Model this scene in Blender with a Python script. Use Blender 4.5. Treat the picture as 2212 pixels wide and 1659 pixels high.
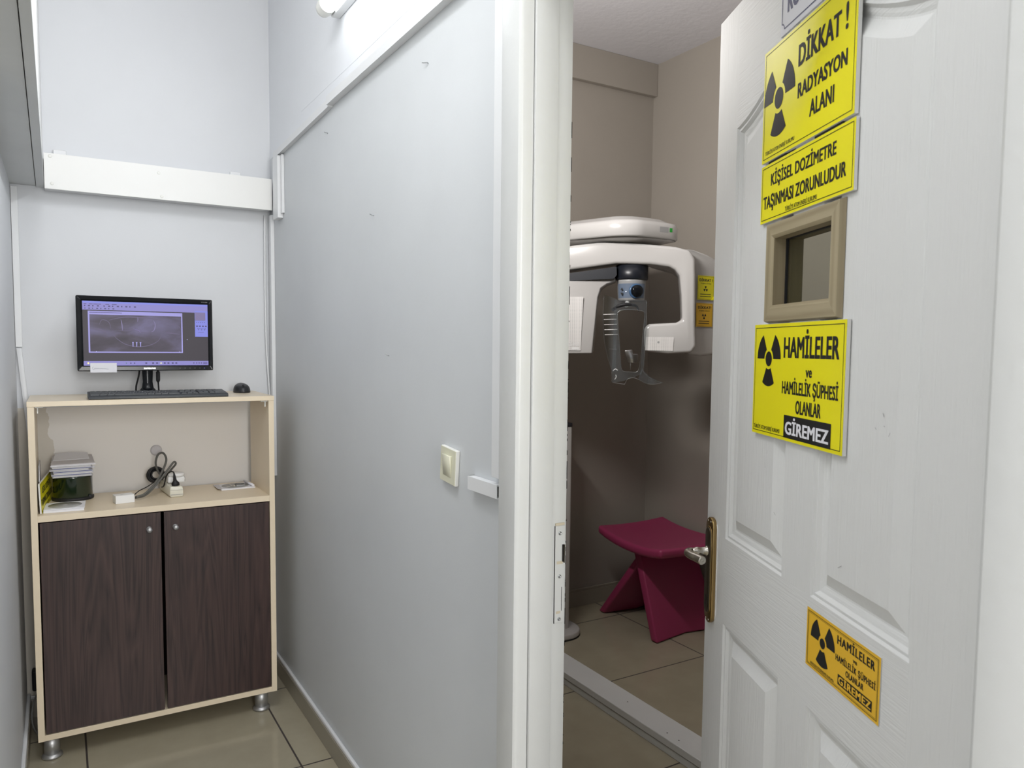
import bpy, bmesh, math, random
from mathutils import Vector, Matrix, noise
random.seed(7)
for o in list(bpy.data.objects): bpy.data.objects.remove(o, do_unlink=True)
SC = bpy.context.scene
COL = SC.collection
R = math.radians
PI = math.pi

# ------------------------------------------------------------------ camera
YAW, PIT, ROL, FPX = .537804117, -.0682294372, .00962711818, 1639.4
fw = Vector((math.sin(YAW)*math.cos(PIT), math.cos(YAW)*math.cos(PIT), math.sin(PIT)))
rt = Vector((math.cos(YAW), -math.sin(YAW), 0)); up = rt.cross(fw)
r2 = rt*math.cos(ROL)+up*math.sin(ROL); u2 = -rt*math.sin(ROL)+up*math.cos(ROL)
cam = bpy.data.cameras.new('camera'); camo = bpy.data.objects.new('camera', cam); COL.objects.link(camo)
m = Matrix.Identity(4)
for i, v in enumerate((r2, u2, -fw)):
    for j in range(3): m[j][i] = v[j]
m.translation = (0, 0, 1.45)
camo.matrix_world = m
cam.sensor_fit = 'HORIZONTAL'; cam.sensor_width = 36; cam.lens = FPX/2212*36
cam.shift_y = 30.5/2212
cam.clip_start = .02
cam.dof.use_dof = True; cam.dof.focus_distance = 1.9; cam.dof.aperture_fstop = 9
SC.camera = camo
SC.view_settings.view_transform = 'Standard'; SC.view_settings.look = 'None'
SC.view_settings.exposure = 0.0; SC.view_settings.gamma = 1; SC.view_settings.use_curve_mapping = False

# ------------------------------------------------------------------ world and room lights
W = bpy.data.worlds.new('world'); SC.world = W; W.use_nodes = True
W.node_tree.nodes['Background'].inputs[0].default_value = (.75, .8, .9, 1)
W.node_tree.nodes['Background'].inputs[1].default_value = .05

def area(name, loc, rot, sx, sy, power, color=(1, 1, 1)):
    l = bpy.data.lights.new(name, 'AREA'); l.shape = 'RECTANGLE'; l.size = sx; l.size_y = sy; l.energy = power; l.color = color
    o = bpy.data.objects.new(name, l); o.location = loc; o.rotation_euler = rot; COL.objects.link(o); return o
# unseen area lights added at the ceiling, behind the camera and on the left; then
# the batten of the alcove, and the wall light of the x-ray room
area('corridor_fill', (.05, 1.3, 2.98), (0, 0, 0), .3, .9, 12, (.98, .99, 1))
area('front_light', (.35, -2.05, 1.9), (R(90), 0, 0), .8, 1.5, 66, (1, .99, .97))
area('side_fill', (-1.66, -.3, 1.9), (0, R(-90), 0), 1.6, 1.6, 4.5, (1, 1, .98))
xl = area('xray_room_light', (.95, 2.08, 2.34), (0, R(-100), 0), .15, .6, 32, (1, .97, .94))
area('alcove_tube_light', (.7205, 1.85, 2.505), (0, R(78), 0), .05, 1.15, 8.8, (.96, .98, 1))

# ------------------------------------------------------------------ materials
def mat(name, color=(.8, .8, .8), rough=.5, metal=0, spec=.5, emit=None, estr=1, trans=0, coat=0):
    m = bpy.data.materials.new(name); m.use_nodes = True
    b = m.node_tree.nodes['Principled BSDF']
    b.inputs['Base Color'].default_value = (*color, 1); b.inputs['Roughness'].default_value = rough
    b.inputs['Metallic'].default_value = metal; b.inputs['Specular IOR Level'].default_value = spec
    b.inputs['Transmission Weight'].default_value = trans; b.inputs['Coat Weight'].default_value = coat
    if emit: b.inputs['Emission Color'].default_value = (*emit, 1); b.inputs['Emission Strength'].default_value = estr
    return m
def nodes(m): return m.node_tree.nodes, m.node_tree.links, m.node_tree.nodes['Principled BSDF']
def coord(m, scale=(1, 1, 1), rot=(0, 0, 0), obj=True):
    N, L, b = nodes(m)
    tc = N.new('ShaderNodeTexCoord'); mp = N.new('ShaderNodeMapping')
    mp.inputs['Scale'].default_value = scale; mp.inputs['Rotation'].default_value = rot
    L.new(tc.outputs['Object'], mp.inputs['Vector']); return mp.outputs['Vector']
def noise_tex(m, vec, scale, detail=3, rough=.5, dist=0):
    N, L, b = nodes(m); n = N.new('ShaderNodeTexNoise')
    n.inputs['Scale'].default_value = scale; n.inputs['Detail'].default_value = detail
    n.inputs['Roughness'].default_value = rough; n.inputs['Distortion'].default_value = dist
    L.new(vec, n.inputs['Vector']); return n.outputs['Fac']
def bump(m, h, strength=.2, dist=.002):
    N, L, b = nodes(m); bp = N.new('ShaderNodeBump'); bp.inputs['Strength'].default_value = strength
    bp.inputs['Distance'].default_value = dist
    L.new(h, bp.inputs['Height']); L.new(bp.outputs['Normal'], b.inputs['Normal'])
def ramp(m, fac, stops, out='Base Color'):
    N, L, b = nodes(m); r = N.new('ShaderNodeValToRGB'); e = r.color_ramp.elements
    e[0].position, e[0].color = stops[0][0], (*stops[0][1], 1); e[1].position, e[1].color = stops[-1][0], (*stops[-1][1], 1)
    for p, c in stops[1:-1]:
        x = e.new(p); x.color = (*c, 1)
    L.new(fac, r.inputs['Fac'])
    if out: L.new(r.outputs['Color'], b.inputs[out])
    return r.outputs['Color']

def painted(name, col, var=.04, bumps=.12, bscale=120, rough=.55):
    m = mat(name, col, rough); v = coord(m)
    n = noise_tex(m, v, 1.7, 4, .6)
    c2 = tuple(max(0, c*(1-var)) for c in col); ramp(m, n, [(.35, c2), (.65, col)])
    bump(m, noise_tex(m, v, bscale, 3), bumps, .002); return m
M = {}
M['wall'] = painted('corridor_wall_paint', (.71, .725, .75), .03, .06, 140)
M['wall_rough'] = painted('rough_wall_paint', (.80, .82, .85), .03, .45, 55)
M['partition'] = painted('partition_paint', (.65, .672, .69), .05, .08, 150, .5)
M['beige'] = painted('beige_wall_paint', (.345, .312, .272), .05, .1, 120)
M['ceiling'] = painted('ceiling_paint', (.70, .69, .72), .04, .8, 26, .7)
M['soffit'] = painted('soffit_board', (.68, .70, .70), .10, .15, 30, .5)
M['white'] = painted('white_plastic_trunking', (.78, .79, .80), .02, .03, 200, .35)
M['board'] = painted('white_board', (.86, .86, .84), .02, .05, 160, .45)
M['tile_edge'] = painted('skirting_tile', (.33, .30, .24), .08, .02, 60, .25)
M['frame'] = painted('door_frame_gloss_paint', (.70, .71, .70), .05, .25, 60, .35)

# wall behind the cabinet carries a beige stain with its own outline
def stained(base, name):
    m = base.copy(); m.name = name; N, L, b = nodes(m)
    src = b.inputs['Base Color'].links[0].from_socket
    tc = N.new('ShaderNodeTexCoord'); sp = N.new('ShaderNodeSeparateXYZ'); L.new(tc.outputs['Object'], sp.inputs[0])
    nz = N.new('ShaderNodeTexNoise'); nz.inputs['Scale'].default_value = 9; nz.inputs['Detail'].default_value = 5
    L.new(tc.outputs['Object'], nz.inputs['Vector'])
    def mth(op, a, bb):
        k = N.new('ShaderNodeMath'); k.operation = op
        for i, q in enumerate((a, bb)):
            if isinstance(q, (int, float)): k.inputs[i].default_value = q
            else: L.new(q, k.inputs[i])
        return k.outputs[0]
    # stain only low on the wall and only near the left
    x = mth('ADD', sp.outputs['X'], mth('MULTIPLY', nz.outputs['Fac'], .12))
    a = mth('LESS_THAN', mth('ADD', x, mth('MULTIPLY', sp.outputs['Z'], .16)), .205)
    zz = mth('LESS_THAN', sp.outputs['Z'], 1.2)
    msk = mth('MULTIPLY', mth('MULTIPLY', a, zz), .8)
    mx = N.new('ShaderNodeMixRGB'); L.new(msk, mx.inputs[0]); L.new(src, mx.inputs[1]); mx.inputs[2].default_value = (.66, .60, .50, 1)
    # older cream paint showing below the cabinet top, as in the photo
    z2 = mth('LESS_THAN', sp.outputs['Z'], 1.2)
    xa = mth('GREATER_THAN', sp.outputs['X'], -.08)
    mx2 = N.new('ShaderNodeMixRGB'); L.new(mth('MULTIPLY', mth('MULTIPLY', z2, xa), .9), mx2.inputs[0]); L.new(src, mx2.inputs[1]); mx2.inputs[2].default_value = (.88, .84, .79, 1)
    L.new(mx2.outputs[0], mx.inputs[1])
    L.new(mx.outputs[0], b.inputs['Base Color']); return m
M['wall_back'] = stained(M['wall'], 'stained_back_wall_paint')

# floor tiles
def tiles():
    m = mat('floor_tiles', (.4, .37, .3), .12); N, L, b = nodes(m)
    tc = N.new('ShaderNodeTexCoord'); sp = N.new('ShaderNodeSeparateXYZ'); L.new(tc.outputs['Object'], sp.inputs[0])
    def mth(op, a, bb=0):
        k = N.new('ShaderNodeMath'); k.operation = op
        for i, q in enumerate((a, bb)):
            if isinstance(q, (int, float)): k.inputs[i].default_value = q
            else: L.new(q, k.inputs[i])
        return k.outputs[0]
    def line(ax, off, sp_=.634, w=.0032):
        f = mth('FRACT', mth('DIVIDE', mth('ADD', sp.outputs[ax], 20*sp_-off+w), sp_))
        return mth('LESS_THAN', f, 2*w/sp_)
    g = mth('MAXIMUM', line('X', .046), line('Y', 2.53))
    v = tc.outputs['Object']
    n = noise_tex(m, v, 6, 5, .6)
    c = ramp(m, n, [(.3, (.36, .322, .235)), (.7, (.405, .366, .268))], None)
    mx = N.new('ShaderNodeMixRGB'); L.new(g, mx.inputs[0]); L.new(c, mx.inputs[1]); mx.inputs[2].default_value = (.05, .04, .035, 1)
    L.new(mx.outputs[0], b.inputs['Base Color'])
    r = mth('ADD', mth('MULTIPLY', g, .6), .16); L.new(r, b.inputs['Roughness'])
    return m
M['floor'] = tiles()

# door skin with embossed grain
def door_mat(name, axis):
    m = mat(name, (.74, .745, .735), .5, spec=.4)
    sc = (230, 8, 8) if axis == 'z' else (8, 8, 230)
    v = coord(m, sc); n = noise_tex(m, v, 1, 3, .6, .6)
    bump(m, n, .5, .002); return m
M['door_v'] = door_mat('door_vertical_grain', 'z'); M['door_h'] = door_mat('door_horizontal_grain', 'x')

def wood(name, c0, c1, c2, axis='z', scale=1., rough=.4, dist=2.5, contrast=(.3, .7)):
    m = mat(name, c1, rough)
    sc = {'z': (14, 14, .9), 'x': (.9, 14, 14), 'y': (14, .9, 14)}[axis]
    v = coord(m, tuple(s*scale for s in sc))
    n = noise_tex(m, v, 1.3, 6, .62, dist)
    N, L, b = nodes(m)
    wv = N.new('ShaderNodeTexWave'); wv.wave_type = 'BANDS'; wv.bands_direction = 'X' if axis != 'x' else 'Z'
    wv.inputs['Scale'].default_value = .55; wv.inputs['Distortion'].default_value = 7; wv.inputs['Detail'].default_value = 4
    wv.inputs['Detail Scale'].default_value = .8; L.new(v, wv.inputs['Vector'])
    mx = N.new('ShaderNodeMath'); mx.operation = 'MULTIPLY_ADD'; L.new(wv.outputs['Fac'], mx.inputs[0]); mx.inputs[1].default_value = .45
    hm = N.new('ShaderNodeMath'); hm.operation = 'MULTIPLY'; L.new(n, hm.inputs[0]); hm.inputs[1].default_value = .62
    L.new(hm.outputs[0], mx.inputs[2])
    ramp(m, mx.outputs[0], [(contrast[0], c0), (.5, c1), (contrast[1], c2)])
    bump(m, n, .1, .001); return m
def veneer(name, dark, mid, light, rough):
    m = mat(name, mid, rough); N, L, b = nodes(m); v = coord(m, (7, 7, .42))
    n1 = noise_tex(m, v, 1.0, 4, .55, .6); n2 = noise_tex(m, coord(m, (95, 95, 2.2)), 1.0, 3, .6, .3)
    k = N.new('ShaderNodeMath'); k.operation = 'MULTIPLY'; L.new(n1, k.inputs[0]); k.inputs[1].default_value = 34
    f = N.new('ShaderNodeMath'); f.operation = 'PINGPONG'; L.new(k.outputs[0], f.inputs[0]); f.inputs[1].default_value = 1
    g = N.new('ShaderNodeMath'); g.operation = 'MULTIPLY'; L.new(n2, g.inputs[0]); g.inputs[1].default_value = .75
    h = N.new('ShaderNodeMath'); h.operation = 'MULTIPLY_ADD'; L.new(f.outputs[0], h.inputs[0]); h.inputs[1].default_value = .32; L.new(g.outputs[0], h.inputs[2])
    ramp(m, h.outputs[0], [(.28, dark), (.46, mid), (.78, light)]); return m
M['dark_wood'] = veneer('dark_brown_wood', (.015, .0075, .0068), (.035, .018, .0165), (.060, .032, .028), .42)
M['cream'] = painted('cream_laminate', (.82, .70, .52), .04, .02, 160, .35)
M['maple'] = wood('light_maple', (.30, .245, .15), (.37, .31, .195), (.41, .345, .225), 'x', 2.2, .45, 1.5, (.22, .75))
M['maple_v'] = wood('light_maple_upright', (.30, .245, .15), (.37, .31, .195), (.41, .345, .225), 'z', 2.2, .45, 1.5, (.22, .75))

M['black_gloss'] = mat('glossy_black_plastic', (.008, .009, .011), .14, spec=.22)
M['black'] = mat('black_plastic', (.018, .019, .022), .4)
M['key_black'] = mat('keyboard_plastic', (.05, .055, .06), .45)
M['rubber'] = mat('black_rubber', (.01, .01, .012), .6)
M['steel'] = mat('brushed_steel', (.45, .46, .47), .28, 1)
M['leg_metal'] = mat('matt_silver_leg', (.50, .50, .50), .42, .85)
M['nickel'] = mat('satin_nickel', (.55, .52, .46), .25, 1)
M['brass'] = mat('aged_brass', (.36, .25, .11), .3, 1)
M['brass_dark'] = mat('dark_brass', (.10, .08, .055), .35, .8)
M['ivory'] = mat('ivory_plastic', (.72, .71, .56), .25)
M['ivory_edge'] = mat('white_plastic_edge', (.82, .82, .78), .3)
M['paper'] = mat('white_paper', (.80, .80, .84), .8)
M['paper_blue'] = mat('blue_lined_paper', (.10, .11, .28), .8)
M['paper2'] = mat('grey_white_paper', (.62, .60, .62), .8)
M['ink'] = mat('black_print', (.006, .006, .006), .5)
M['pen'] = mat('pen_ink', (.03, .04, .12), .6)
M['yellow'] = painted('yellow_sign_print', (.93, .84, .010), .05, .05, 90, .32)
M['orange'] = painted('orange_sign_print', (.88, .52, .03), .05, .03, 90, .4)
M['sign_edge'] = mat('white_sign_board', (.78, .78, .76), .5)
M['navy'] = mat('navy_print', (.035, .04, .12), .5)
M['dgreen'] = mat('dark_green_plastic', (.009, .022, .010), .12, spec=.6, coat=.4)
M['disc'] = mat('compact_disc', (.36, .36, .35), .4, 0)
M['cable'] = mat('grey_cable', (.13, .13, .12), .5)
M['socket'] = mat('cream_white_plastic', (.75, .73, .62), .35)
M['box_white'] = mat('white_adapter_plastic', (.85, .85, .84), .35)
M['mach'] = mat('machine_white_enamel', (.56, .545, .53), .22, coat=.3)
M['mach_dark'] = mat('machine_black_band', (.012, .014, .020), .35)
M['grille'] = mat('dotted_grey_grille', (.45, .44, .43), .5)
M['logo_grey'] = mat('grey_label', (.36, .36, .36), .4)
M['green'] = mat('green_label', (.02, .35, .04), .4)
M['pblue'] = mat('blue_ring', (.06, .13, .25), .3)
M['ppanel'] = mat('blue_grey_panel', (.15, .19, .26), .3)
M['magenta'] = mat('magenta_plastic', (.33, .035, .11), .42)
M['dirt_and_shade'] = mat('dark_gap', (.02, .018, .015), .8)  # near-black for wear and joints, and for shade painted inside openings
M['bare'] = mat('bare_wood_chip', (.62, .55, .42), .7)
M['tube'] = mat('lit_lamp_diffuser', (1, 1, 1), .4, emit=(.95, .98, 1), estr=6)
M['led'] = mat('white_led', (.9, .9, 1), .3, emit=(.8, .9, 1), estr=2)
M['grille'] and None
v_ = coord(M['grille'], (1, 1, 1)); n_ = nodes(M['grille'])
_vor = n_[0].new('ShaderNodeTexVoronoi'); _vor.inputs['Scale'].default_value = 160; _vor.inputs['Randomness'].default_value = 0
n_[1].new(v_, _vor.inputs['Vector']); ramp(M['grille'], _vor.outputs['Distance'], [(.30, (.55, .54, .53)), (.42, (.76, .74, .72))])

def clear(name, tint=(.93, .95, .96), gl=.12, rough=.04):
    m = bpy.data.materials.new(name); m.use_nodes = True; N = m.node_tree.nodes; L = m.node_tree.links
    N.remove(N['Principled BSDF']); t = N.new('ShaderNodeBsdfTransparent'); t.inputs[0].default_value = (*tint, 1)
    g = N.new('ShaderNodeBsdfGlossy'); g.inputs['Roughness'].default_value = rough
    f = N.new('ShaderNodeFresnel'); f.inputs[0].default_value = 1.5
    a = N.new('ShaderNodeMath'); a.operation = 'ADD'; L.new(f.outputs[0], a.inputs[0]); a.inputs[1].default_value = gl; a.use_clamp = True
    ge = N.new('ShaderNodeNewGeometry'); om = N.new('ShaderNodeMath'); om.operation = 'SUBTRACT'; om.inputs[0].default_value = 1; L.new(ge.outputs['Backfacing'], om.inputs[1])
    am = N.new('ShaderNodeMath'); am.operation = 'MULTIPLY'; L.new(a.outputs[0], am.inputs[0]); L.new(om.outputs[0], am.inputs[1])
    x = N.new('ShaderNodeMixShader'); L.new(am.outputs[0], x.inputs[0]); L.new(t.outputs[0], x.inputs[1]); L.new(g.outputs[0], x.inputs[2])
    L.new(x.outputs[0], N['Material Output'].inputs[0]); return m
M['clear'] = clear('clear_acrylic', (.84, .86, .86), .05)
M['clear_edge'] = clear('clear_acrylic_edge', (.8, .82, .83), .4, .2)
M['glass'] = clear('window_glass', (.80, .82, .78), 0.01)

def emis(name, col, s=1):
    m = bpy.data.materials.new(name); m.use_nodes = True
    b = m.node_tree.nodes['Principled BSDF']; b.inputs['Base Color'].default_value = (.01, .01, .01, 1); b.inputs['Roughness'].default_value = .35; b.inputs['Specular IOR Level'].default_value = .12
    b.inputs['Emission Color'].default_value = (*col, 1); b.inputs['Emission Strength'].default_value = s; return m
M['scr_bg'] = emis('screen_dark', (.062, .055, .066)); M['scr_bar'] = emis('screen_lilac', (.27, .25, .58)); M['scr_hi'] = emis('screen_blue', (.24, .26, .74))
M['scr_line'] = emis('screen_line', (.36, .34, .72)); M['scr_icon'] = emis('screen_icon', (.09, .08, .20)); M['scr_white'] = emis('screen_white', (.6, .6, .95))
M['scr_bone'] = emis('screen_bone', (.22, .19, .35)); M['scr_bone2'] = emis('screen_bone_soft', (.135, .115, .19))
mx = emis('screen_radiograph', (.1, .1, .1)); M['scr_xray'] = mx
N, L, b = nodes(mx); vv = coord(mx, (6, 1, 14)); nn = noise_tex(mx, vv, 1.0, 4, .5, .5)
tc = N.new('ShaderNodeTexCoord'); sp = N.new('ShaderNodeSeparateXYZ'); L.new(tc.outputs['Object'], sp.inputs[0])
k = N.new('ShaderNodeMapRange'); L.new(sp.outputs['Z'], k.inputs[0]); k.inputs[1].default_value = .10; k.inputs[2].default_value = .27; k.inputs[3].default_value = -.14; k.inputs[4].default_value = .10
ad = N.new('ShaderNodeMath'); ad.operation = 'ADD'; L.new(nn, ad.inputs[0]); L.new(k.outputs[0], ad.inputs[1])
ramp(mx, ad.outputs[0], [(.32, (.055, .047, .060)), (.5, (.085, .073, .10)), (.72, (.16, .145, .25))], 'Emission Color')

# ------------------------------------------------------------------ mesh helpers
class MB:
    def __init__(s): s.bm = bmesh.new(); s.mats = []
    def mi(s, m):
        if m not in s.mats: s.mats.append(m)
        return s.mats.index(m)
    def poly(s, pts, m):
        vs = [s.bm.verts.new(p) for p in pts]; f = s.bm.faces.new(vs); f.material_index = s.mi(m); return f
    def box(s, x0, x1, y0, y1, z0, z1, m, bev=0, seg=2, rot=None, pivot=None):
        t = bmesh.new()
        bmesh.ops.create_cube(t, size=1)
        for v in t.verts: v.co = Vector(((x0+x1)/2+v.co.x*(x1-x0), (y0+y1)/2+v.co.y*(y1-y0), (z0+z1)/2+v.co.z*(z1-z0)))
        if bev: bmesh.ops.bevel(t, geom=list(t.edges), offset=bev, segments=seg, affect='EDGES', profile=.5)
        if rot:
            pv = Vector(pivot) if pivot else Vector(((x0+x1)/2, (y0+y1)/2, (z0+z1)/2))
            for v in t.verts: v.co = rot @ (v.co-pv)+pv
        s.add(t, m)
    def add(s, t, m, smooth=False):
        mi = s.mi(m); mp = {}
        for v in t.verts: mp[v] = s.bm.verts.new(v.co)
        for f in t.faces:
            try: g = s.bm.faces.new([mp[v] for v in f.verts]); g.material_index = mi; g.smooth = f.smooth or smooth
            except ValueError: pass
        t.free()
    def lathe(s, prof, m, mtx=None, seg=32, close=True):
        """prof: list of (r, h) about local z"""
        mtx = mtx or Matrix.Identity(4); mi = s.mi(m); rings = []
        for r, h in prof:
            if r < 1e-6: rings.append([s.bm.verts.new(mtx @ Vector((0, 0, h)))])
            else: rings.append([s.bm.verts.new(mtx @ Vector((r*math.cos(2*PI*i/seg), r*math.sin(2*PI*i/seg), h))) for i in range(seg)])
        for a, b in zip(rings, rings[1:]):
            for i in range(seg):
                j = (i+1) % seg
                if len(a) == 1 and len(b) == 1: continue
                if len(a) == 1: vs = [a[0], b[i], b[j]]
                elif len(b) == 1: vs = [a[i], b[0], a[j]]
                else: vs = [a[i], b[i], b[j], a[j]]
                f = s.bm.faces.new(vs); f.material_index = mi; f.smooth = True
        if close:
            for q, rv in ((rings[0], False), (rings[-1], True)):
                if len(q) > 1:
                    f = s.bm.faces.new(q if not rv else q[::-1]); f.material_index = mi
    def cyl(s, p0, p1, r, m, seg=24, r1=None):
        p0, p1 = Vector(p0), Vector(p1); d = p1-p0
        q = d.to_track_quat('Z', 'Y').to_matrix().to_4x4(); q.translation = p0
        s.lathe([(r, 0), (r if r1 is None else r1, d.length)], m, q, seg)
    def tube(s, pts, r, m, seg=10, sub=6, radii=None):
        P = [Vector(p) for p in pts]; Q = []; RR = []
        for i in range(len(P)-1):
            a = P[max(i-1, 0)]; b = P[i]; c = P[i+1]; d = P[min(i+2, len(P)-1)]
            for k in range(sub):
                t = k/sub
                Q.append(.5*((2*b)+(c-a)*t+(2*a-5*b+4*c-d)*t*t+(3*b-a-3*c+d)*t**3))
                RR.append(r if radii is None else radii[i]*(1-t)+radii[i+1]*t)
        Q.append(P[-1]); RR.append(r if radii is None else radii[-1])
        mi = s.mi(m); rings = []; nrm = None
        for i, q in enumerate(Q):
            t = (Q[min(i+1, len(Q)-1)]-Q[max(i-1, 0)]).normalized()
            if nrm is None: nrm = t.orthogonal().normalized()
            nrm = (nrm-t*nrm.dot(t)).normalized(); bn = t.cross(nrm)
            rings.append([s.bm.verts.new(q+RR[i]*(nrm*math.cos(2*PI*k/seg)+bn*math.sin(2*PI*k/seg))) for k in range(seg)])
        for a, b in zip(rings, rings[1:]):
            for i in range(seg):
                j = (i+1) % seg; f = s.bm.faces.new([a[i], a[j], b[j], b[i]]); f.material_index = mi; f.smooth = True
        f = s.bm.faces.new(rings[0][::-1]); f.material_index = mi; f = s.bm.faces.new(rings[-1]); f.material_index = mi
    def prism(s, poly, m, fn0, fn1, bev=0, seg=3, smooth=False, holes=()):
        """closed 2D polygon(s) lofted between two mappings fn(x,y)->Vector (filled with a triangulated cap)"""
        t = bmesh.new(); loops = [poly]+list(holes); A = []; E = []
        for lp in loops:
            vs = [t.verts.new((x, y, 0)) for x, y in lp]; A.append(vs)
            for i in range(len(vs)): E.append(t.edges.new((vs[i], vs[(i+1) % len(vs)])))
        if holes: bmesh.ops.triangle_fill(t, use_beauty=True, edges=E)
        else: t.faces.new(A[0])
        ret = bmesh.ops.duplicate(t, geom=list(t.faces)+list(t.edges)+list(t.verts))
        vm = ret['vert_map']; B = [[vm[v] for v in vs] for vs in A]
        cap0 = [f for f in t.faces]
        for a, bq in zip(A, B):
            n = len(a)
            for i in range(n): t.faces.new([a[i], a[(i+1) % n], bq[(i+1) % n], bq[i]])
        bset = set(v for v in t.verts) - set(v for vs in A for v in vs) if not holes else None
        bv = set(v for bq in B for v in bq)
        for v in list(t.verts):
            x, y = v.co.x, v.co.y
            v.co = fn1(x, y) if v in bv else fn0(x, y)
        bmesh.ops.recalc_face_normals(t, faces=list(t.faces))
        if bev:
            ed = [e for e in t.edges if len(e.link_faces) == 2 and e.calc_face_angle(0) > .7]
            bmesh.ops.bevel(t, geom=ed, offset=bev, segments=seg, affect='EDGES', profile=.5, clamp_overlap=True)
            for f in t.faces: f.smooth = True
        s.add(t, m, smooth)
    def xf(s, mtx):
        bmesh.ops.transform(s.bm, matrix=mtx, verts=list(s.bm.verts))

def worldloc(o):
    v = Vector((0, 0, 0))
    while o: v += o.location; o = o.parent
    return v
def obj(name, mb, parent=None, raw=False, recalc=True, smooth_angle=None):
    if recalc: bmesh.ops.recalc_face_normals(mb.bm, faces=list(mb.bm.faces))
    off = Vector((0, 0, 0)) if raw else (worldloc(parent) if parent else Vector((0, 0, 0)))
    me = bpy.data.meshes.new(name)
    for v in mb.bm.verts: v.co -= off
    mb.bm.to_mesh(me); mb.bm.free()
    for mm in mb.mats: me.materials.append(mm)
    if smooth_angle is not None:
        for p in me.polygons: p.use_smooth = True
        me.set_sharp_from_angle(angle=R(smooth_angle))
    o = bpy.data.objects.new(name, me); COL.objects.link(o)
    if parent: o.parent = parent
    return o
def thing(name, label, cat, loc=(0, 0, 0), group=None, mtx=None):
    o = bpy.data.objects.new(name, None); o.empty_display_size = .05; COL.objects.link(o); o.location = loc
    if mtx: o.matrix_world = mtx
    o['label'] = label; o['category'] = cat
    if group: o['group'] = group
    return o
def tag(o, label, cat, group=None):
    o['label'] = label; o['category'] = cat
    if group: o['group'] = group
    return o
def recenter(o):
    """put a single-mesh thing's origin at the middle of its base"""
    me = o.data; xs = [v.co for v in me.vertices]
    c = Vector(((min(v.x for v in xs)+max(v.x for v in xs))/2, (min(v.y for v in xs)+max(v.y for v in xs))/2, min(v.z for v in xs)))
    for v in me.vertices: v.co -= c
    o.location = o.location+c; return o
def struct(o): o['kind'] = 'structure'; return o

_cap = {}
def text_mesh(s, bold=0., spacing=1.):
    cu = bpy.data.curves.new('t', 'FONT'); cu.body = s; cu.size = 1; cu.offset = bold; cu.space_character = spacing; cu.resolution_u = 3
    o = bpy.data.objects.new('t', cu); COL.objects.link(o); bpy.context.view_layer.update()
    dg = bpy.context.evaluated_depsgraph_get(); ev = o.evaluated_get(dg); me = ev.to_mesh()
    V = [v.co.copy() for v in me.vertices]; F = [list(p.vertices) for p in me.polygons]
    ev.to_mesh_clear(); bpy.data.objects.remove(o, do_unlink=True); bpy.data.curves.remove(cu)
    return V, F
def cap(bold):
    if bold not in _cap:
        V, F = text_mesh('H', bold); _cap[bold] = (min(v.y for v in V), max(v.y for v in V))
    return _cap[bold]
def text(mb, s, x0, x1, z0, z1, m, y=-.0006, bold=.012, spacing=1.05, fn=None, low=False):
    """lettering in the x-z plane facing -y, capitals between z0 and z1, whole string between x0 and x1;
    heavy strokes come from a few slightly shifted copies of the outlines"""
    V, F = text_mesh(s, 0, spacing); a, c = cap(0); h = z1-z0
    X0 = min(v.x for v in V); X1 = max(v.x for v in V); mi = mb.mi(m)
    e = (x1-x0)/max(1, len(s))*(.065 if bold > .012 else .03); ez = h*(.022 if bold > .012 else .008)
    sx = (x1-x0-2*e)/(X1-X0); sz = (h-2*ez)/(c-a)
    sh = [(-1, -1), (-1, 1), (0, 0), (1, -1), (1, 1), (0, 1), (0, -1)] if bold > .012 else [(-1, 0), (1, 0)]
    for k, (dx, dz) in enumerate(sh):
        vs = []
        for v in V:
            p = Vector((x0+e+(v.x-X0)*sx+dx*e, y-k*2e-6, z0+ez+(v.y-a)*sz+dz*ez))
            vs.append(mb.bm.verts.new(fn(p) if fn else p))
        for f in F:
            try: q = mb.bm.faces.new([vs[i] for i in f]); q.material_index = mi
            except ValueError: pass
def rect_line(mb, x0, x1, z0, z1, w, m, y=-.0005):
    for a, b, c, d in ((x0, x1, z0, z0+w), (x0, x1, z1-w, z1), (x0, x0+w, z0, z1), (x1-w, x1, z0, z1)):
        mb.poly([(a, y, c), (b, y, c), (b, y, d), (a, y, d)], m)
def flat(mb, x0, x1, z0, z1, m, y):
    mb.poly([(x0, y, z0), (x1, y, z0), (x1, y, z1), (x0, y, z1)], m)
def trefoil(mb, cx, cz, Rr, m, y=-.0006, hub=.22, inner=.33, up=False, sx=1.):
    def P(r, a): return (cx+r*math.cos(a)*sx, y, cz+r*math.sin(a))
    mb.poly([P(Rr*hub, 2*PI*i/24) for i in range(24)], m)
    for k in (30, 150, 270) if not up else (90, 210, 330):
        a0, a1 = R(k-30), R(k+30)
        pts = [P(Rr, a0+(a1-a0)*i/10) for i in range(11)]+[P(Rr*inner, a1-(a1-a0)*i/6) for i in range(7)]
        mb.poly(pts, m)

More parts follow.
